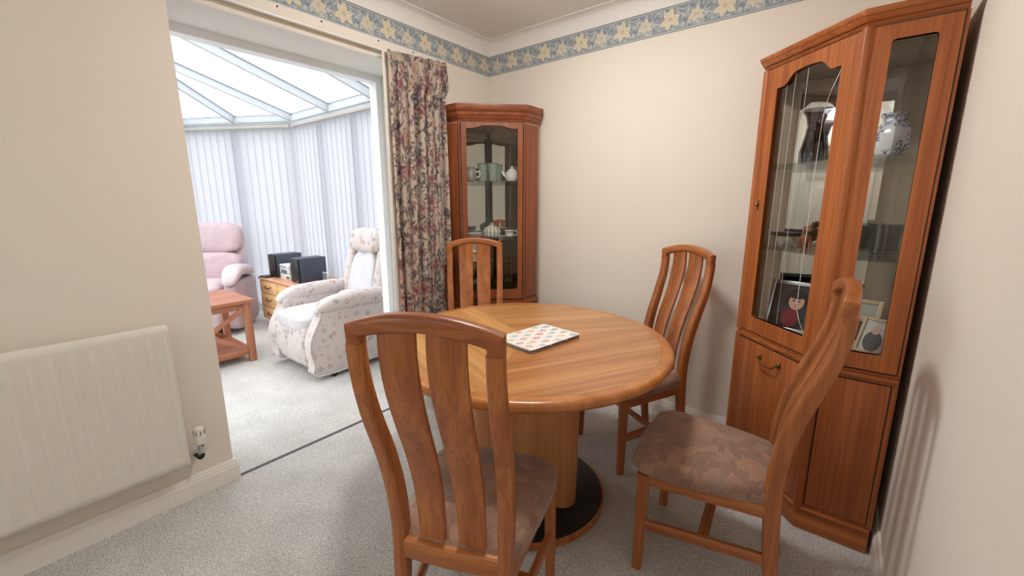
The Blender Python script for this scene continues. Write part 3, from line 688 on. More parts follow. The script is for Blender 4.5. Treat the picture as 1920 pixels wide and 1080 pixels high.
    obj('back_panel', vf_join(plate([(0, zl1), (Wg, zl1), (Wg, zc0), (0, zc0)], 0, .010, lambda s, z, d: P(s, d, z)), plate([(0.01, zl1), (Wg-.022, zl1), (Wg-.022, zc0), (.01, zc0)], 0, .010, lambda s, z, d: P(d, s, z))), M_inner['z'], t)
    for s0, s1, fn in opt['mirrors'](P):
        obj('mirror', plate([(s0, zl1+.02), (s1, zl1+.02), (s1, zc0-.05), (s0, zc0-.05)], .0105, .0125, fn), M_mirror, t, smooth=False, label='mirrored back of the case')
    obj('case_side', vf_join(plate([(0, zp), (Wg-.002, zp), (Wg-.002, zc0), (0, zc0)], -.003, 0, lambda s, z, d: P(d, s, z)), plate([(0, zp), (Wg-.002, zp), (Wg-.002, zc0), (0, zc0)], -.003, 0, lambda s, z, d: P(s, d, z))), Mz, t)
    # glazed flanks
    for fn, nm in ((f1, 0), (f2, 1)):
        fl = opt['flank']
        outer = [(.008, zl1+.006), (Fk-.016, zl1+.006), (Fk-.016, zc0-.004), (.008, zc0-.004)]
        if fl == 'solid': obj('side_panel', plate(outer, -.012, .0, fn), Mz, t, .003)
        else:
            inner = ogee_loop(fl[0], fl[1], fl[2], fl[3], 0, False, .010)
            sf = obj('side_frame', holed(outer, inner, -.018, .003, fn), Mz, t, angle=40)
            g_ = .0035; obj('shadow_gap', holed([(.008-g_, zl1+.006-g_), (Fk-.016+g_, zl1+.006-g_), (Fk-.016+g_, zc0-.004+g_), (.008-g_, zc0-.004+g_)], inner, -.017, -.001, fn), M_dark, sf, smooth=False)
            obj('side_glass', plate([(fl[0]-.006, fl[2]-.006), (fl[1]+.006, fl[2]-.006), (fl[1]+.006, fl[3]+.006), (fl[0]-.006, fl[3]+.006)], -.011, -.008, fn), M_cabglass, sf, smooth=False)
            for a, b in (((0, zl1), (.009, zc0)), ((Fk-.015, zl1), (Fk-.003, zc0))):
                obj('stile', plate([(a[0], a[1]), (b[0], a[1]), (b[0], b[1]), (a[0], b[1])], -.02, -.002, fn), Mz, t)
    # door with arched glass
    g = opt['door']; outer = [(.014, zl1+.006), (LD-.014, zl1+.006), (LD-.014, zc0-.004), (.014, zc0-.004)]
    g_ = .0035; gap = holed([(.014-g_, zl1+.006-g_), (LD-.014+g_, zl1+.006-g_), (LD-.014+g_, zc0-.004+g_), (.014-g_, zc0-.004+g_)], ogee_loop(g[0], g[1], g[2], g[3], g[4]), -.015, .0008, fd)
    dfr = obj('glazed_door', holed(outer, ogee_loop(g[0], g[1], g[2], g[3], g[4]), -.016, .005, fd), Mz, t, angle=40)
    obj('shadow_gap', gap, M_dark, dfr, smooth=False)
    obj('door_glass', plate([(g[0]-.008, g[2]-.008), (g[1]+.008, g[2]-.008), (g[1]+.008, g[3]+g[4]+.004), (g[0]-.008, g[3]+g[4]+.004)], -.010, -.007, fd), M_cabglass, dfr, smooth=False)
    if opt.get('cames'):
        w = g[1]-g[0]; cm = []
        for sg in (0,):
            m_ = (lambda s: g[0]+s) if sg == 0 else (lambda s: g[1]-s)
            pth = catmull([(m_(.004), g[3]-.0), (m_(.02*1), g[3]-.03), (m_(.05), g[3]-.10), (m_(.062), g[3]-.2), (m_(.062), (g[2]+g[3])/2), (m_(.062), g[2]+.14), (m_(.05), g[2]+.07), (m_(.02), g[2]+.02), (m_(.004), g[2]+.0)], 5)
            cm.append(tube([fd(s, z, -.006) for s, z in pth], .0015, 6))
        for s in (.52, .72, .86): cm.append(tube([fd(g[0]+w*s, g[2], -.006), fd(g[0]+w*s, g[3]+g[4]-.006, -.006)], .001, 5))
        obj('leading', vf_join(*cm), M_lead, dfr, label='thin silver lines laid on the glass')
    ks, kz = opt['knob']
    obj('knob', vf_join(superq(fd(ks, kz, .012), (.007, .007, .009), .9, .9, 10, 6), tube([fd(ks, kz, .002), fd(ks, kz, .012)], .004)), opt.get('knobmat', M_brass), dfr)
    if opt.get('knobmat') is None: obj('key_plate', plate([(ks-.006, kz-.025), (ks+.006, kz-.025), (ks+.006, kz+.02), (ks-.006, kz+.02)], .004, .006, fd), M_brass, dfr, .001)
    for z in opt['shelves']:
        k = [(.014, .014), (Wg-.026, .014), (Wg-.026, Fk-.012), (Fk-.012, Wg-.026), (.014, Wg-.026)]
        obj('glass_shelf', prism(k, z-.005, z, lambda a, b, zz: P(a, b, zz)), M_shelfglass, t, smooth=False)
    # cornice in steps
    for d0, d1, z0, z1 in opt['cornice']:
        A, B = offp(d0), offp(d1); v = [P(a, b, z0) for a, b in A]+[P(a, b, z1) for a, b in B]
        obj('cornice', (v, [(0, 1, 2, 3, 4)[::-1], (5, 6, 7, 8, 9)]+[(i, (i+1) % 5, (i+1) % 5+5, i+5) for i in range(5)]), Mx, t, .003)
    return t, P
tall, TP = cabinet('display_cabinet', 2.306, -.022, -1, .542, .222, 'tall teak corner cabinet with arched leaded glass door beside bare wall', M_cb, .097, .664, .690, 1.802, 1.85, dict(
    posts=.020, mirrors=lambda P: [(.112, .43, lambda s, z, d: P(s, d, z))],
    flank=(.055, .160, .752, 1.755), door=(.077, .376, .762, 1.716, .044), cames=True, knob=(.410, 1.255), shelves=(1.418, 1.072),
    cornice=[(-.004, .006, 1.802, 1.816), (.012, .024, 1.816, 1.832), (.024, .030, 1.832, 1.85)]))
M_ccknob = M_cc['z']
corner, CPf = cabinet('display_cabinet', .012, -.034, 1, .446, .157, 'dark teak corner cabinet with mirrored back beside the curtain', M_cc, .09, .60, .63, 1.752, 1.85, dict(
    posts=.008, mirrors=lambda P: [(.03, .40, lambda s, z, d: P(s, d, z)), (.03, .40, lambda s, z, d: P(d, s, z))],
    flank='solid', door=(.045, .364, .700, 1.712, .018), knob=(.018, 1.205), knobmat=M_ccknob, shelves=(1.402, 1.03),
    cornice=[(-.004, .004, 1.752, 1.766), (.004, .014, 1.766, 1.784), (.016, .022, 1.784, 1.806), (.022, .032, 1.806, 1.818), (.030, .034, 1.818, 1.85)]))
obj('mirror_post', box(.03, .046, -.064, -.048, .65, 1.74), M_dark, corner, .003)

# ------------------------------------------------------------------ things on the cabinet shelves
M_glassware = glass_mat('drinking_glass', (.86, .90, .89), 1.5, .02, 1.6); M_smoke = glass_mat('smoked_vase_glass', (.50, .50, .52), 1.5, .02, 1.8)
M_greenglass = glass_mat('green_glass', (.55, .66, .58), 1.5, .05, 1.6)
M_china = plain('white_china', '#ece9e4', .2, var=.02, coat=.4); M_sage = plain('sage_glaze', '#8f9f90', .3, var=.08, coat=.3)
def delft():
    t = NT('blue_white_delft'); v = t.coords(); vo = t.noise(v, 38, 4, .6, 2.0); b = t.ramp(vo.outputs['Fac'], [(.47, lin('#e9ecf2')), (.54, lin('#5b6f9c')), (.66, lin('#2f4478'))])
    n2 = t.noise(v, 14, 2); k = t.ramp(n2.outputs['Fac'], [(.44, (1, 1, 1, 1)), (.5, (0, 0, 0, 1))]); t.color(t.mix(k, b, lin('#e9ecf2'))); t.b.inputs['Roughness'].default_value = .15; t.b.inputs['Coat Weight'].default_value = .4; return t.m
M_delft = delft()
def one(name, vf, mat, label, cat, group, loc=(0, 0, 0), rz=0, **k):
    o = obj(name, vf, mat, None, **k); o.location = loc; o.rotation_euler = (0, 0, rz); return tag(o, label, cat, group)
G1 = 'ornaments in the tall cabinet'; z1, z2, z3 = 1.418, 1.072, .702
one('vase', lathe([(.03, 0), (.045, .004), (.046, .05), (.034, .11), (.027, .15), (.036, .19), (.052, .215), (.049, .215), (.033, .19), (.024, .15), (.03, .11), (.042, .05), (.03, .008)], 28), M_smoke, 'smoked glass flared vase on the upper shelf of the tall cabinet', 'vase', G1, (1.955, -.215, z1))
hj = thing('ginger_jar', (2.195, -.25, z1), .3, 'blue and white hexagonal china vase on the upper shelf', 'vase', G1)
hx = lambda r, z: [(r*math.cos(R(60*i+15)), r*math.sin(R(60*i+15)), z) for i in range(6)]
rg = [(.036, 0), (.042, .006), (.056, .045), (.060, .075), (.052, .115), (.036, .14), (.036, .148), (.046, .165)]
obj('body', ([p for r_, z in rg for p in hx(r_, z)], [tuple(range(6))[::-1], tuple(range(42, 48))]+[(i*6+j, i*6+(j+1) % 6, (i+1)*6+(j+1) % 6, (i+1)*6+j) for i in range(7) for j in range(6)]), M_delft, hj, .002)
one('glass_jug', lathe([(.04, 0), (.045, .004), (.045, .06), (.05, .11), (.048, .112), (.042, .06), (.04, .01)], 24), M_glassware, 'clear glass jug on the middle shelf behind the side pane', 'jug', G1, (2.225, -.27, z2))
one('glass_tumbler', lathe([(.03, 0), (.036, .004), (.04, .10), (.038, .10), (.033, .01)], 20), M_glassware, 'small clear tumbler next to the glass jug', 'glass', G1, (2.15, -.19, z2))
bk = thing('keepsake_box', (1.895, -.185, z2), R(28), 'small dark lidded box with pictured side on the middle shelf', 'box', G1)
obj('box_body', box(-.05, .05, -.035, .035, 0, .05), plain('box_picture', '#a9a29a', .4, var=.6, scale=45), bk, .003); obj('lid', box(-.053, .053, -.038, .038, .05, .064), plain('box_dark', '#3a3331', .4), bk, .004)
# seated dog figurine
M_dog = plain('brown_figurine', '#8a5a3a', .4, var=.35, scale=40)
dg = thing('dog_figurine', (1.975, -.25, z2), R(200), 'brown seated dog figurine beside the lidded box', 'figurine', G1)
obj('dog_body', vf_join(superq((0, 0, .035), (.022, .028, .036), .9, .9, 16, 10, lambda x, y, z: (x, y+.2*(z-.03), z)), superq((0, .022, .085), (.015, .017, .016), .9, .9, 14, 8), superq((0, .04, .08), (.008, .012, .008), .9, .9, 10, 6), superq((-.016, .018, .08), (.004, .008, .015), .9, .9, 8, 6), superq((.016, .018, .08), (.004, .008, .015), .9, .9, 8, 6), tube([(-.01, .022, .05), (-.01, .028, 0.003)], .006, 8), tube([(.01, .022, .05), (.01, .028, 0.003)], .006, 8), tube([(0, -.025, .01), (.02, -.035, .008), (.03, -.02, .012)], .005, 8)), M_dog, dg)
M_fig2 = plain('grey_figurine', '#6d625c', .5, var=.4, scale=50)
fg = thing('bird_figurine', (2.085, -.262, z2), 0, 'dark mottled bird figurine on the middle shelf', 'figurine', G1)
obj('bird_body', vf_join(superq((0, 0, .05), (.035, .025, .035), .9, .9, 16, 10), superq((.02, 0, .1), (.016, .015, .016), .9, .9, 12, 8), superq((.037, 0, .1), (.008, .004, .004), .9, .9, 8, 6), superq((-.045, 0, .045), (.03, .012, .008), .8, .8, 10, 6), tube([(0, 0, .02), (0, 0, 0.002)], .012)), M_fig2, fg)
# photo frames: frame bars, mount, flat portrait
def photo_frame(loc, rz, tilt, w, h, label, art, fm, bw=.016):
    t = thing('framed_photograph', loc, rz, label, 'picture frame', G1)
    Mt = Matrix.Rotation(R(-tilt), 4, 'X')
    tf = lambda vf: ([tuple(Mt @ Vector(p)) for p in vf[0]], vf[1])
    fr = [box(-w/2, -w/2+bw, -.007, .007, 0, h), box(w/2-bw, w/2, -.007, .007, 0, h), box(-w/2+bw, w/2-bw, -.007, .007, 0, bw), box(-w/2+bw, w/2-bw, -.007, .007, h-bw, h)]
    obj('frame_bars', tf(vf_join(*fr)), fm, t, .002); obj('backing', tf(box(-w/2+.002, w/2-.002, .0, .006, .002, h-.002)), M_black, t)
    ph = obj('photograph', tf(box(-w/2+bw*.9, w/2-bw*.9, -.002, 0.0, bw*.9, h-bw*.9)), art[0], t)
    e_ = []
    for i, (cx, cz, rx, rz_, m) in enumerate(art[1]):
        n = 20; d = -.0023-.0003*i
        v = [tuple(Mt @ Vector((cx+rx*math.cos(2*math.pi*k/n), d, cz+rz_*math.sin(2*math.pi*k/n)))) for k in range(n)]
        obj('printed_shape', (v, [tuple(range(n))]), m, ph, smooth=False)
    obj('strut', tf(([(-.02, .006, .02), (.02, .006, .02), (.012, .006, h*.7), (-.012, .006, h*.7), (-.02, .05, .02-.02), (.02, .05, 0.0), (.012, .010, h*.7), (-.012, .010, h*.7)], [(0, 1, 2, 3), (7, 6, 5, 4), (0, 4, 5, 1), (1, 5, 6, 2), (2, 6, 7, 3), (3, 7, 4, 0)])), M_black, t)
    return t
c_ = lambda n, h: plain(n, h, .3, var=.05)
skin, hair, red, dkbg = c_('photo_skin', '#d8b09a'), c_('photo_hair', '#241d1d'), c_('photo_red', '#7d2430'), c_('photo_dark', '#3a3a40')
M_silver = plain('silver_frame', '#cfd1d3', .3, .6); M_palefr = plain('pale_wood_frame', '#cdb595', .45)
photo_frame((1.945, -.235, z3), R(-14), 16, .185, .225, 'silver framed portrait photo of a dark haired child in red', (dkbg, [(-.005, .05, .066, .034, c_('photo_coat', '#232227')), (.005, .062, .034, .04, red), (.018, .148, .044, .046, hair), (.018, .136, .030, .036, skin), (.018, .166, .036, .018, hair), (.007, .140, .005, .0035, hair), (.029, .140, .005, .0035, hair), (.018, .122, .004, .003, c_('photo_skin_dark', '#c0907c')), (.018, .113, .006, .0025, c_('photo_lip', '#b47a6c'))]), M_silver)
photo_frame((2.175, -.29, z3), R(-16), 18, .14, .19, 'pale framed photo of dark shapes behind the side pane', (c_('photo_grey', '#b7b2aa'), [(-.02, .06, .025, .05, hair), (.02, .06, .022, .045, dkbg), (-.02, .12, .012, .015, skin), (.02, .115, .012, .015, skin)]), M_palefr)
photo_frame((2.225, -.385, z3), R(-30), 20, .10, .14, 'small dark framed photo low in the side pane', (c_('photo_pale', '#cfc9c0'), [(0, .05, .03, .04, dkbg), (0, .095, .014, .018, skin)]), M_palefr, .012)

G2 = 'crockery in the corner cabinet'; q1, q2, q3 = 1.402, 1.03, .645
def CW(s, d, z):   # along the diagonal front (s), out from the corner (d)
    return (.012+(d+s)*.7071, -.034-(d-s)*.7071, z)
tl = lambda r: lathe([(r*.8, 0), (r*.85, .003), (r, .11), (r*1.03, .115), (r*.97, .115), (r*.8, .008)], 22)
for i, (s, d) in enumerate(((-.055, .27), (.012, .30), (.052, .20))):
    t_ = thing('tall_mug', CW(s, d, q1), R(120*i), ['left of the three sage green beakers on the upper glass shelf', 'middle of the three sage green beakers on the upper glass shelf', 'rear of the three sage green beakers near the teapot'][i], 'beaker', 'sage beakers')
    obj('beaker', tl(.033), M_sage, t_); obj('rim_band', lathe([(.0335, .108), (.0345, .108), (.0345, .116), (.0335, .116)], 22), plain('grey_rim', '#6e7a70', .4), t_)
tp = thing('teapot', CW(.14, .285, q1), R(20), 'white china teapot at the end of the upper glass shelf', 'teapot', G2)
obj('pot', lathe([(.03, 0), (.036, .004), (.048, .03), (.046, .055), (.03, .07), (.02, .074)], 24), M_china, tp); obj('lid', lathe([(.027, .070), (.022, .08), (.006, .086), (.009, .094), (.004, .1)], 18), M_china, tp)
obj('spout', sweep(catmull([(-.04, 0, .03), (-.058, 0, .045), (-.07, 0, .07)], 4), circ(.008, 8), (0, 1, 0)), M_china, tp); obj('handle', tube(catmull([(.044, 0, .055), (.068, 0, .055), (.068, 0, .025), (.044, 0, .02)], 4), .005), M_china, tp)
og = thing('ornament_jug', CW(-.135, .30, q1), R(40), 'small grey ornamental jug on the upper glass shelf', 'jug', G2)
obj('jug_body', lathe([(.026, 0), (.038, .02), (.04, .045), (.026, .075), (.03, .09), (.027, .09), (.022, .075)], 20), plain('grey_glaze', '#8f8f86', .3, var=.3, scale=40), og); obj('handle', tube(catmull([(.036, 0, .06), (.06, 0, .06), (.055, 0, .03), (.036, 0, .025)], 4), .005), M_china, og)
def ribbed():
    t = NT('striped_china'); tc = t.new('ShaderNodeTexCoord'); sp = t.new('ShaderNodeSeparateXYZ'); t.link(tc.outputs['Object'], sp.inputs[0]); an = t.new('ShaderNodeMath', operation='ARCTAN2'); t.link(sp.outputs[1], an.inputs[0]); t.link(sp.outputs[0], an.inputs[1])
    m = t.new('ShaderNodeMath', operation='MULTIPLY'); t.link(an.outputs[0], m.inputs[0]); m.inputs[1].default_value = 14; s_ = t.new('ShaderNodeMath', operation='SINE'); t.link(m.outputs[0], s_.inputs[0])
    t.color(t.ramp(s_.outputs[0], [(.1, lin('#9ba394')), (.6, lin('#ebe7dd'))])); t.b.inputs['Roughness'].default_value = .25; return t.m
tr = thing('tureen', CW(.0, .31, q2), 0, 'striped white lidded bowl on a plate on the lower glass shelf', 'tureen', G2)
obj('plate', lathe([(.04, 0), (.05, .003), (.085, .014), (.087, .016), (.05, .008)], 28), M_china, tr); obj('bowl', lathe([(.035, .008), (.055, .02), (.062, .045), (.05, .068), (.02, .085), (.010, .09), (.012, .1), (.003, .105)], 28), ribbed(), tr)
for i, (s, d) in enumerate(((-.125, .29), (.125, .26))):
    if i == 0:
        for k in range(4): one('side_plate', lathe([(.03, 0), (.035, .002), (.062, .010), (.064, .012), (.035, .006)], 24), M_china, 'white side plate in the small stack on the lower glass shelf', 'plate', 'stacked side plates', CW(s, d, q2+.0075*k))
    else:
        sc_ = one('saucer', lathe([(.02, 0), (.026, .002), (.058, .011), (.06, .013), (.026, .006)], 24), M_china, 'white saucer under the teacup on the lower glass shelf', 'saucer', G2, CW(s, d, q2))
        cp = thing('teacup', CW(s, d, q2+.006), R(30), 'white teacup standing in a saucer on the lower glass shelf', 'cup', G2)
        obj('cup', lathe([(.018, 0), (.026, .008), (.035, .045), (.033, .045), (.023, .01)], 22), M_china, cp); obj('band', lathe([(.0335, .03), (.0352, .03), (.0358, .037), (.034, .037)], 22), plain('grey_band', '#8f918f', .3), cp); obj('handle', tube(catmull([(.032, 0, .036), (.05, 0, .036), (.048, 0, .016), (.028, 0, .014)], 4), .003), M_china, cp)
for i, (s, d) in enumerate(((-.14, .33), (-.07, .35), (.0, .33), (.07, .34), (.13, .30), (-.02, .22), (.06, .22))):
    one('green_tumbler', lathe([(.026, 0), (.03, .004), (.034, .085), (.032, .085), (.027, .008)], 20), M_greenglass, 'dark green glass tumbler standing on the floor of the corner cabinet', 'glass', 'green tumblers in the corner cabinet', CW(s, d, q3))

# ------------------------------------------------------------------ curtain with its track
def curtain_print():
    nx, ny = 300, 700; wd, hg = .96, 2.06
    X, Y = np.meshgrid((np.arange(nx)+.5)/nx*wd, (np.arange(ny)+.5)/ny*hg); img = np.zeros((ny, nx, 3))+srgb('#c8b6a5'); rs = random.Random(11)
    def stamp(fn, cx, cy, r):
        i0, i1 = max(0, int((cx-r)/wd*nx)), min(nx, int((cx+r)/wd*nx)+2); j0, j1 = max(0, int((cy-r)/hg*ny)), min(ny, int((cy+r)/hg*ny)+2)
        if i1 > i0 and j1 > j0: fn(img[j0:j1, i0:i1], X[j0:j1, i0:i1], Y[j0:j1, i0:i1])
    lc = ['#5f5559', '#6f6466', '#4f474d', '#857a74', '#8a736c', '#665b60']
    for k in range(3600):
        cx, cy, a, b, r_ = rs.random()*wd, rs.random()*hg, .010+rs.random()*.026, .003+rs.random()*.0075, rs.random()*3.14; c = srgb(rs.choice(lc))
        if math.sin(cx*21+2*math.sin(cy*9))*math.sin(cy*17+cx*5) < -.35 and rs.random() < .75: continue
        stamp(lambda im, x, y: put(im, leaf(x, y, cx, cy, a, b, r_), c, .88), cx, cy, a+.01)
    for k in range(150):
        cx, cy = rs.random()*wd, rs.random()*hg; R_ = .020+rs.random()*.030+.012*(cy < 1.0); c = rs.choice(['#8d5a5e', '#a4736c', '#b88f7b', '#866a70', '#bf9a86', '#946064'] if cy > .9 else ['#b98468', '#c09072', '#a9706a', '#caa188', '#94585e']); rot = rs.random()*6
        def fl(im, x, y):
            m, qq, th = lily(x, y, cx, cy, R_*1.1, rot, 5); put(im, m, srgb('#54494e'), .8); m, qq, th = lily(x, y, cx, cy, R_, rot, 5); put(im, m, srgb(c))
            put(im, m*np.clip(np.cos(qq*9+np.sin(th*5)), 0, 1), srgb('#d9bda8'), .5); put(im, m*(qq < .22), srgb('#70464e'), .9)
        stamp(fl, cx, cy, R_*1.2)
    for k in range(900):
        cx, cy, a, b, r_ = rs.random()*wd, rs.random()*hg, .007+rs.random()*.016, .0022+rs.random()*.003, rs.random()*3.14; c = srgb(rs.choice(['#544b50', '#d6c2ae', '#6a5f61', '#484046']))
        stamp(lambda im, x, y: put(im, leaf(x, y, cx, cy, a, b, r_), c, .85), cx, cy, a+.01)
    return img
CI = curtain_print(); M_curtain = vcol_mat('floral_curtain_cotton', .9, .3, .1, .12)
ct = thing('curtain', (0, 0, 0), 0, 'floral beige and mauve curtain hanging beside the conservatory opening', 'curtain')
CY0, CY1 = -.912, -.520
def cpos(s, t):
    z = .012+t*2.052; k = np.clip((z-1.9)/.16, 0, 1)
    amp = .021*(1-.7*k)*(1+.45*np.sin(13*s+1.3)); ph = 2*np.pi*6.3*s+1.1*np.sin(5*s+.7*z)+.25*np.sin(2.3*z)
    y = CY0+(CY1+.035*np.clip((z-1.86)/.06, 0, 1)-CY0)*s-.006*np.sin(2*ph)*(1-k)+ .01*np.sin(1.7*z)*(s-.5); x = .076+amp*np.sin(ph)+.006*np.sin(31*s+2*z)*(1-k)+.004*np.sin(2*np.pi*34*s)*k
    zz = z+.030*s
    return np.stack([x, y, zz], 1)
def ccol(s, t):
    i = np.clip((s*CI.shape[1]).astype(int), 0, CI.shape[1]-1); j = np.clip((t*CI.shape[0]).astype(int), 0, CI.shape[0]-1); return CI[j, i]
o = print_grid('fabric', 300, 520, cpos, ccol, M_curtain, ct); o.data.shade_smooth()
M_lining = plain('curtain_lining', '#efe6da', .9)
lv = []; lf = []
for j in range(41):
    for i in range(41):
        p = cpos(np.array([i/40*1.0]), np.array([j/40]))[0]; lv.append((p[0]*.8-.012, p[1]-(.012 if i == 0 else 0), p[2]-.004))
for j in range(40):
    for i in range(40): lf.append((j*41+i, j*41+i+1, (j+1)*41+i+1, (j+1)*41+i))
obj('lining', (lv, lf), M_lining, ct)
tk = thing('curtain_track', (0, 0, 0), 0, 'white wooden curtain batten with track above the conservatory opening', 'curtain track')
obj('batten', box(0.0005, .040, -2.2, -.432, 2.072, 2.118), M_wall, tk, .002)
obj('rail', box(.026, .041, -2.15, -.445, 2.064, 2.073), M_gloss, tk, .002)
for y in (-1.44, -1.24, -.93, -.70, -.52): obj('screw', lathe([(.004, 0), (.004, .003), (.002, .004)], 10), M_dark, tk).matrix_local = Matrix.Translation((.0395, y, 2.106)) @ Matrix.Rotation(R(90), 4, 'Y')

# ------------------------------------------------------------------ radiator
M_rad = plain('radiator_enamel', '#e9e4d8', .35, var=.015)
rd = thing('radiator', (0, 0, 0), 0, 'white ribbed panel radiator on the cream pillar wall', 'radiator')
RY0, RY1, RZ0, RZ1 = -3.05, -2.004, .195, .80
ny, nz = 420, 40; V = []; F = []
for j in range(nz+1):
    z = RZ0+(RZ1-RZ0)*j/nz; e = min(1, max(0, min(z-RZ0-.045, RZ1-.045-z)/.02))
    for i in range(ny+1):
        y = RY0+(RY1-RY0)*i/ny; ph = ((y+2.023)/.05) % 1; ph = min(ph, 1-ph)
        rib = max(0, 1-(ph/.20)**2) if (RY0+.02 < y < RY1-.012) else 0
        edge = min(1, min(y-RY0, RY1-y)/.006, (z-RZ0)/.006, (RZ1-z)/.006); edge = math.sqrt(max(0, edge*(2-edge)))
        V.append((.078+.010*edge+.006*rib*e, y, z))
for j in range(nz):
    for i in range(ny): F.append((j*(ny+1)+i, j*(ny+1)+i+1, (j+1)*(ny+1)+i+1, (j+1)*(ny+1)+i))
obj('front_panel', (V, F), M_rad, rd, angle=60)
obj('rear_panel', box(.050, .080, RY0+.001, RY1-.001, RZ0+.001, RZ1-.001), M_rad, rd, .004)
for y in (-2.2, -2.8): obj('wall_bracket', box(.001, .052, y-.02, y+.02, .35, .7), M_rad, rd, .002)
tv = thing('radiator_valve', (.068, -1.957, 0), 0, 'white thermostatic valve with black elbow at the radiator end', 'valve')
obj('head', lathe([(.012, .262), (.019, .268), (.021, .29), (.0215, .30), (.020, .302), (.020, .320), (.016, .336), (.012, .339)], 18), M_rad, tv)
obj('grip_slots', vf_join(*[box(.0195*math.cos(R(a))-.002, .0195*math.cos(R(a))+.002, .0195*math.sin(R(a))-.002, .0195*math.sin(R(a))+.002, .308, .326) for a in range(0, 360, 45)]), plain('slot_grey', '#8a8680', .6), tv)
obj('valve_body', vf_join(lathe([(.011, .222), (.013, .226), (.013, .255), (.011, .262)], 14), sweep([(0, -.05, .238), (0, 0, .238)], circ(.008, 10), (1, 0, 0))), M_chrome, tv)
obj('elbow', sweep(catmull([(0, 0, .222), (0, 0, .208), (-.01, -.008, .197), (-.068, -.012, .195)], 4), circ(.008, 10), (0, 1, 0)), M_black, tv)

# ------------------------------------------------------------------ conservatory furniture
def arm_fabric():
    t = NT('pale_patterned_velour'); v = t.coords(); vo = t.new('ShaderNodeTexVoronoi', feature='F1', distance='MANHATTAN'); vo.inputs['Scale'].default_value = 19; t.link(v, vo.inputs['Vector'])
    sp = t.new('ShaderNodeSeparateColor'); t.link(vo.outputs['Color'], sp.inputs[0])
    c = t.ramp(sp.outputs[1], [(0, lin('#9a918f')), (.3, lin('#bbb1ad')), (.55, lin('#b8978d')), (.75, lin('#c6beba')), (1, lin('#918b8e'))]); t.b.inputs['Roughness'].default_value = .95
    e = t.ramp(vo.outputs['Distance'], [(.50, (0, 0, 0, 1)), (.62, (1, 1, 1, 1))]); n = t.noise(v, 45, 4, .6, 1.5); k = t.ramp(n.outputs['Fac'], [(.52, (0, 0, 0, 1)), (.66, (1, 1, 1, 1))])
    d = t.mix(e, c, lin('#c7bdb9')); t.color(t.mix(k, d, lin('#cbc4c1'))); t.b.inputs['Sheen Weight'].default_value = .2; f = t.noise(v, 500, 2); t.bump(f.outputs['Fac'], .3, .001); return t.m
def leather(name, a, b, bs=.35):
    t = NT(name); v = t.coords(); n = t.noise(v, 7, 4, .6, .8); t.color(t.ramp(n.outputs['Fac'], [(.3, lin(a)), (.7, lin(b))])); t.b.inputs['Roughness'].default_value = .5
    cr = t.noise(t.coords((14, 14, 4)), 1.6, 4, .6, 1.2); t.bump(cr.outputs['Fac'], bs, .012); return t.m
M_arm = arm_fabric(); M_armplain = leather('pale_velour', '#c6c2c5', '#d0cdd0', .25); M_pink = leather('pink_leather', '#b1989d', '#bda7ab', .6); M_pinkpale = leather('pale_pink_leather', '#c2b0b2', '#ccbcbe', .3)
M_piping = plain('pale_piping', '#d8d3d4', .7)

# patterned armchair, faces -Y; local +y is its front
ac = thing('armchair', (-1.065, -.62, 0), R(180), 'pale patterned recliner armchair beside the conservatory opening', 'armchair')
side = catmull([(-.30, .045), (.0, .045), (.425, .045), (.452, .14), (.472, .25), (.455, .33), (.42, .40), (.385, .46), (.36, .52), (.2, .53), (-.1, .51), (-.34, .50), (-.36, .3), (-.30, .06)], 3)[:-1]
for s in (-1, 1):
    u0, u1 = s*.235, s*.338
    v = [(u0, a, b) for a, b in side]+[(u1, a, b) for a, b in side]; n = len(side)
    sd = obj('side_panel', (v, [tuple(range(n))[::-1], tuple(range(n, 2*n))]+[(i, (i+1) % n, (i+1) % n+n, i+n) for i in range(n)]), M_arm, ac, .016, 3, angle=50)
    obj('piping', tube([(u1*.985, a, b) for a, b in side[4:26]], .006, 6), M_piping, sd)
    obj('arm_pad', superq((s*.295, .02, .535), (.070, .385, .062), .75, .55, 24, 14, lambda x, y, z: (x, y, z+.018*math.sin((y+.4)*3.6)-.03*max(0, (y-.25)/.15)**2)), M_arm, ac)
obj('front_panel', superq((0, .40, .22), (.238, .062, .175), .35, .35, 28, 12, lambda x, y, z: (x, y+.02*math.sin((z-.05)*9)-.05*max(0, (.16-z)/.12), z)), M_arm, ac)
obj('seat_cushion', superq((0, .16, .395), (.240, .305, .075), .55, .4, 36, 12, lambda x, y, z: (x, y+.02*(1-(x/.24)**2), z+.012*(1-(x/.24)**2)-.03*max(0, -y)/.15)), M_armplain, ac)
obj('seat_piping', tube([(.236*math.sin(R(a)), .16+.29*math.cos(R(a))*.98+.02*(1-math.sin(R(a))**2), .412) for a in range(-70, 71, 7)], .005, 6), plain('grey_piping', '#c9c3c6', .8), ac)
def lean(x, y, z): return (x, y-.24*(z-.45), z)
obj('back_shell', superq((0, -.24, .60), (.285, .085, .43), .4, .4, 30, 18, lambda x, y, z: lean(x*(1-.12*max(0, (z-.75)/.3)), y, z)), M_arm, ac)
obj('back_cushion', superq((0, -.155, .66), (.175, .055, .22), .6, .4, 28, 14, lambda x, y, z: lean(x*(1.12-.5*(z-.44)), y, z)), M_armplain, ac)
obj('head_cushion', superq((0, -.150, .955), (.225, .075, .105), .7, .5, 28, 14, lambda x, y, z: lean(x, y+.012*math.cos(x*40), z)), M_arm, ac)
obj('lumbar_cushion', superq((0, -.10, .47), (.215, .07, .075), .7, .5, 26, 12), M_armplain, ac)
for s in (-1, 1): obj('back_wing', superq((s*.225, -.185, .68), (.060, .075, .30), .6, .6, 18, 14, lambda x, y, z: lean(x*(1-.12*max(0, (z-.75)/.3)), y, z)), M_arm, ac)
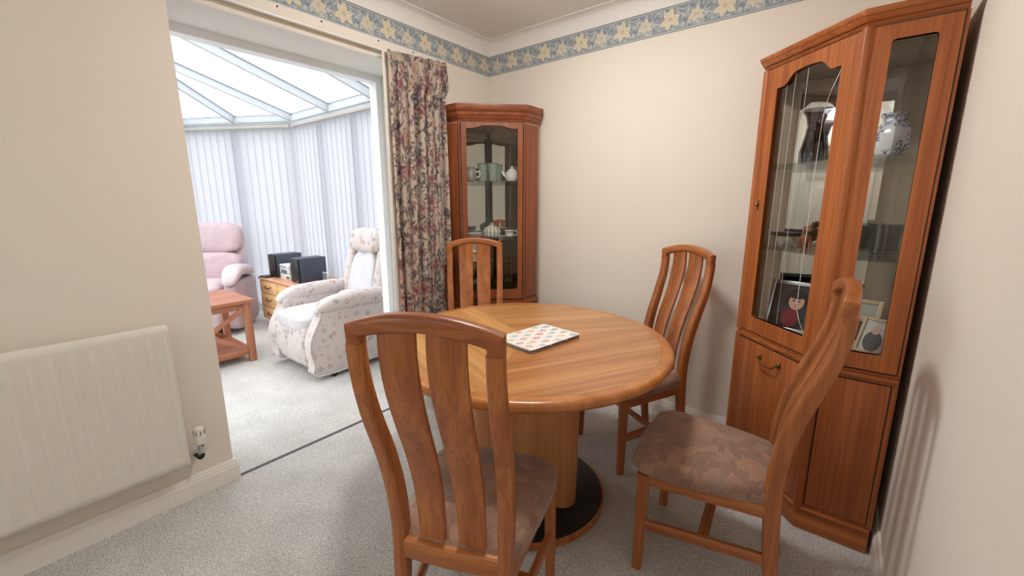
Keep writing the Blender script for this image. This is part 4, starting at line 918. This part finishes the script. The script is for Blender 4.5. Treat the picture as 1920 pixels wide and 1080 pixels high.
obj('base_frame', box(-.22, .22, -.3, .33, .022, .06), M_black, ac, .004)
for s in (-1, 1):
    for y in (-.26, .30): obj('caster', sweep([(s*.30-.016, y, .022), (s*.30+.016, y, .022)], circ(.022, 14), (0, 0, 1)), M_black, ac)

# pink recliner against the angled window
pc = thing('recliner', (-2.98, -1.035, 0), math.atan2(-.6, .8)-math.pi/2, 'pink leather recliner partly hidden by the pillar wall', 'armchair')
def wr(x, z, a): return a*math.sin(x*46+3*math.sin(z*17))*math.cos(z*21)
lean2 = lambda x, y, z: (x, y-.20*(z-.45), z)
obj('back_shell', superq((0, -.17, .62), (.325, .075, .42), .3, .35, 32, 18, lean2), M_pinkpale, pc)
obj('head_cushion', superq((0, -.075, .90), (.33, .085, .155), .5, .35, 44, 18, lambda x, y, z: lean2(x, y+wr(x, z, .006), z+.015*(1-(x/.33)**2))), M_pink, pc)
obj('lumbar_cushion', superq((0, -.045, .615), (.335, .095, .155), .5, .35, 44, 18, lambda x, y, z: lean2(x, y+wr(x, z, .007), z)), M_pink, pc)
obj('seat_cushion', superq((0, .20, .42), (.265, .29, .085), .5, .4, 36, 14, lambda x, y, z: (x, y, z+.015*(1-(x/.27)**2))), M_pinkpale, pc)
obj('front_panel', superq((0, .43, .22), (.27, .06, .16), .35, .35, 28, 12), M_pinkpale, pc)
for s in (-1, 1):
    obj('arm_side', superq((s*.345, .10, .28), (.062, .31, .235), .25, .3, 26, 14), M_pink, pc)
    obj('arm_pad', superq((s*.352, .14, .565), (.085, .30, .058), .7, .6, 28, 14, lambda x, y, z: (x, y, z+.05*math.sin((y+.1)*4.5)-.09*max(0, (y-.2)/.24)**2)), M_pinkpale, pc)
obj('base_frame', box(-.25, .25, -.2, .36, 0, .05), M_black, pc, .004)

# coffee table with crossed braces
M_cof = {a: wood('coffee_table_oak_'+a, '#bd8264', '#a16447', a, .4, .8, figure=.35) for a in 'xyz'}
cf = thing('coffee_table', (-1.85, -1.46, 0), 0, 'orange brown wooden coffee table with crossed side braces', 'coffee table')
hx_, hy_ = .285, .315
obj('table_top', box(-hx_-.03, hx_+.03, -hy_-.03, hy_+.03, .49, .515), M_cof['y'], cf, .004)
for sx in (-1, 1):
    for sy in (-1, 1): obj('leg', sweep([(sx*(hx_-.02), sy*(hy_-.02), 0), (sx*(hx_-.02), sy*(hy_-.02), .49)], rrect(.05, .05, .006, 2)), M_cof['z'], cf)
obj('lower_shelf', box(-hx_+.01, hx_-.01, -hy_+.01, hy_-.01, .085, .10), M_cof['y'], cf, .003)
for s in (-1, 1):
    obj('apron', box(s*(hx_-.02)-.010, s*(hx_-.02)+.010, -hy_+.005, hy_-.005, .435, .49), M_cof['y'], cf, .002); obj('apron', box(-hx_+.005, hx_-.005, s*(hy_-.02)-.010, s*(hy_-.02)+.010, .435, .49), M_cof['x'], cf, .002)
    obj('lower_rail', box(s*(hx_-.02)-.012, s*(hx_-.02)+.012, -hy_+.005, hy_-.005, .06, .105), M_cof['y'], cf, .002); obj('lower_rail', box(-hx_+.005, hx_-.005, s*(hy_-.02)-.012, s*(hy_-.02)+.012, .06, .105), M_cof['x'], cf, .002)
    for d in (-1, 1):
        x = s*(hx_-.02); obj('cross_brace', sweep([(x+.004*d, -d*(hy_-.04), .10), (x+.004*d, d*(hy_-.04), .44)], rrect(.018, .036, .004, 2), side=(1, 0, 0)), M_cof['y'], cf)

# drawer chest with the music system
M_oak = {a: wood('chest_oak_'+a, '#eac28e', '#dcae76', a, .42, .8, figure=.3) for a in 'xyz'}; M_oaktop = wood('chest_top_oak', '#d6a184', '#c28a6a', 'x', .3, .7, figure=.25)
cs = thing('drawer_chest', (-2.26, -.418, 0), 0, 'low light oak drawer chest under the conservatory window', 'chest of drawers')
obj('carcass', box(-.385, .385, -.225, .245, .07, .49), M_oak['z'], cs, .003); obj('plinth', box(-.33, .36, -.20, .24, 0, .07), M_oak['x'], cs, .002); obj('chest_top', box(-.395, .395, -.25, .25, .49, .51), M_oaktop, cs, .003)
for z0, z1_, hz in ((.355, .482, .425), (.215, .348, .295), (.078, .208, .15)):
    d_ = obj('drawer', box(-.378, .02, -.243, -.225, z0, z1_), M_oak['x'], cs, .004)
    obj('handle', vf_join(tube(catmull([(-.225, -.243, hz+.008), (-.225, -.258, hz), (-.19, -.266, hz-.008), (-.15, -.266, hz-.008), (-.115, -.258, hz), (-.115, -.243, hz+.008)], 3), .006, 8)), M_brass, d_)
obj('cupboard_door', box(.03, .378, -.243, -.225, .078, .482), M_oak['x'], cs, .004)
M_slate = plain('black_ash_vinyl', '#3f4552', .45, var=.12, scale=80); M_slatetop = plain('grey_speaker_top', '#6c7076', .4); M_silverplastic = plain('silver_plastic', '#d7d8d4', .35, .2)
G3 = 'music system on the drawer chest'
def speaker(loc, label):
    t = thing('loudspeaker', loc, 0, label, 'loudspeaker', G3)
    obj('cabinet', box(-.08, .08, -.13, .13, 0, .235), M_slate, t, .004); obj('grille', box(-.076, .076, -.147, -.133, .004, .231), M_black, t, .005); obj('badge', box(.03, .06, -.1485, -.147, .014, .022), M_chrome, t)
speaker((-1.995, -.435, .51), 'nearer black loudspeaker on the oak drawer chest'); speaker((-2.515, -.425, .51), 'farther black loudspeaker at the end of the oak drawer chest')
st = thing('stereo_unit', (-2.26, -.44, .51), 0, 'silver compact stereo between the two black loudspeakers', 'stereo', G3)
for k, (z0, z1_) in enumerate(((0, .055), (.058, .11), (.113, .15))):
    obj('stereo_tier', box(-.105, .105, -.12, .13, z0, z1_), M_silverplastic, st, .004)
obj('display', box(-.07, .05, -.1225, -.12, .062, .10), plain('display_grey', '#5f6a72', .3), st); obj('knob', sweep([(.075, -.12, .028), (.075, -.138, .028)], circ(.016, 16), (1, 0, 0)), M_chrome, st)
for i in range(4): obj('button', box(-.08+.03*i, -.062+.03*i, -.124, -.12, .126, .138), M_chrome, st, .001)
sf = thing('photo_stand', (-1.895, -.34, .51), R(15), 'small grey photo stand on the drawer chest by the nearer loudspeaker', 'photo stand')
obj('stand_frame', box(-.045, .045, -.006, .006, 0, .085), M_silverplastic, sf, .003); obj('stand_picture', box(-.036, .036, -.0075, -.006, .01, .076), plain('stand_grey', '#7d8592', .4), sf)
one('music_tray', box(-.07, .07, -.05, .05, 0, .012), M_black, 'flat black tray lying at the chest end by the farther loudspeaker', 'tray', G3, (-2.575, -.605, .51), .1, bevel=.003)
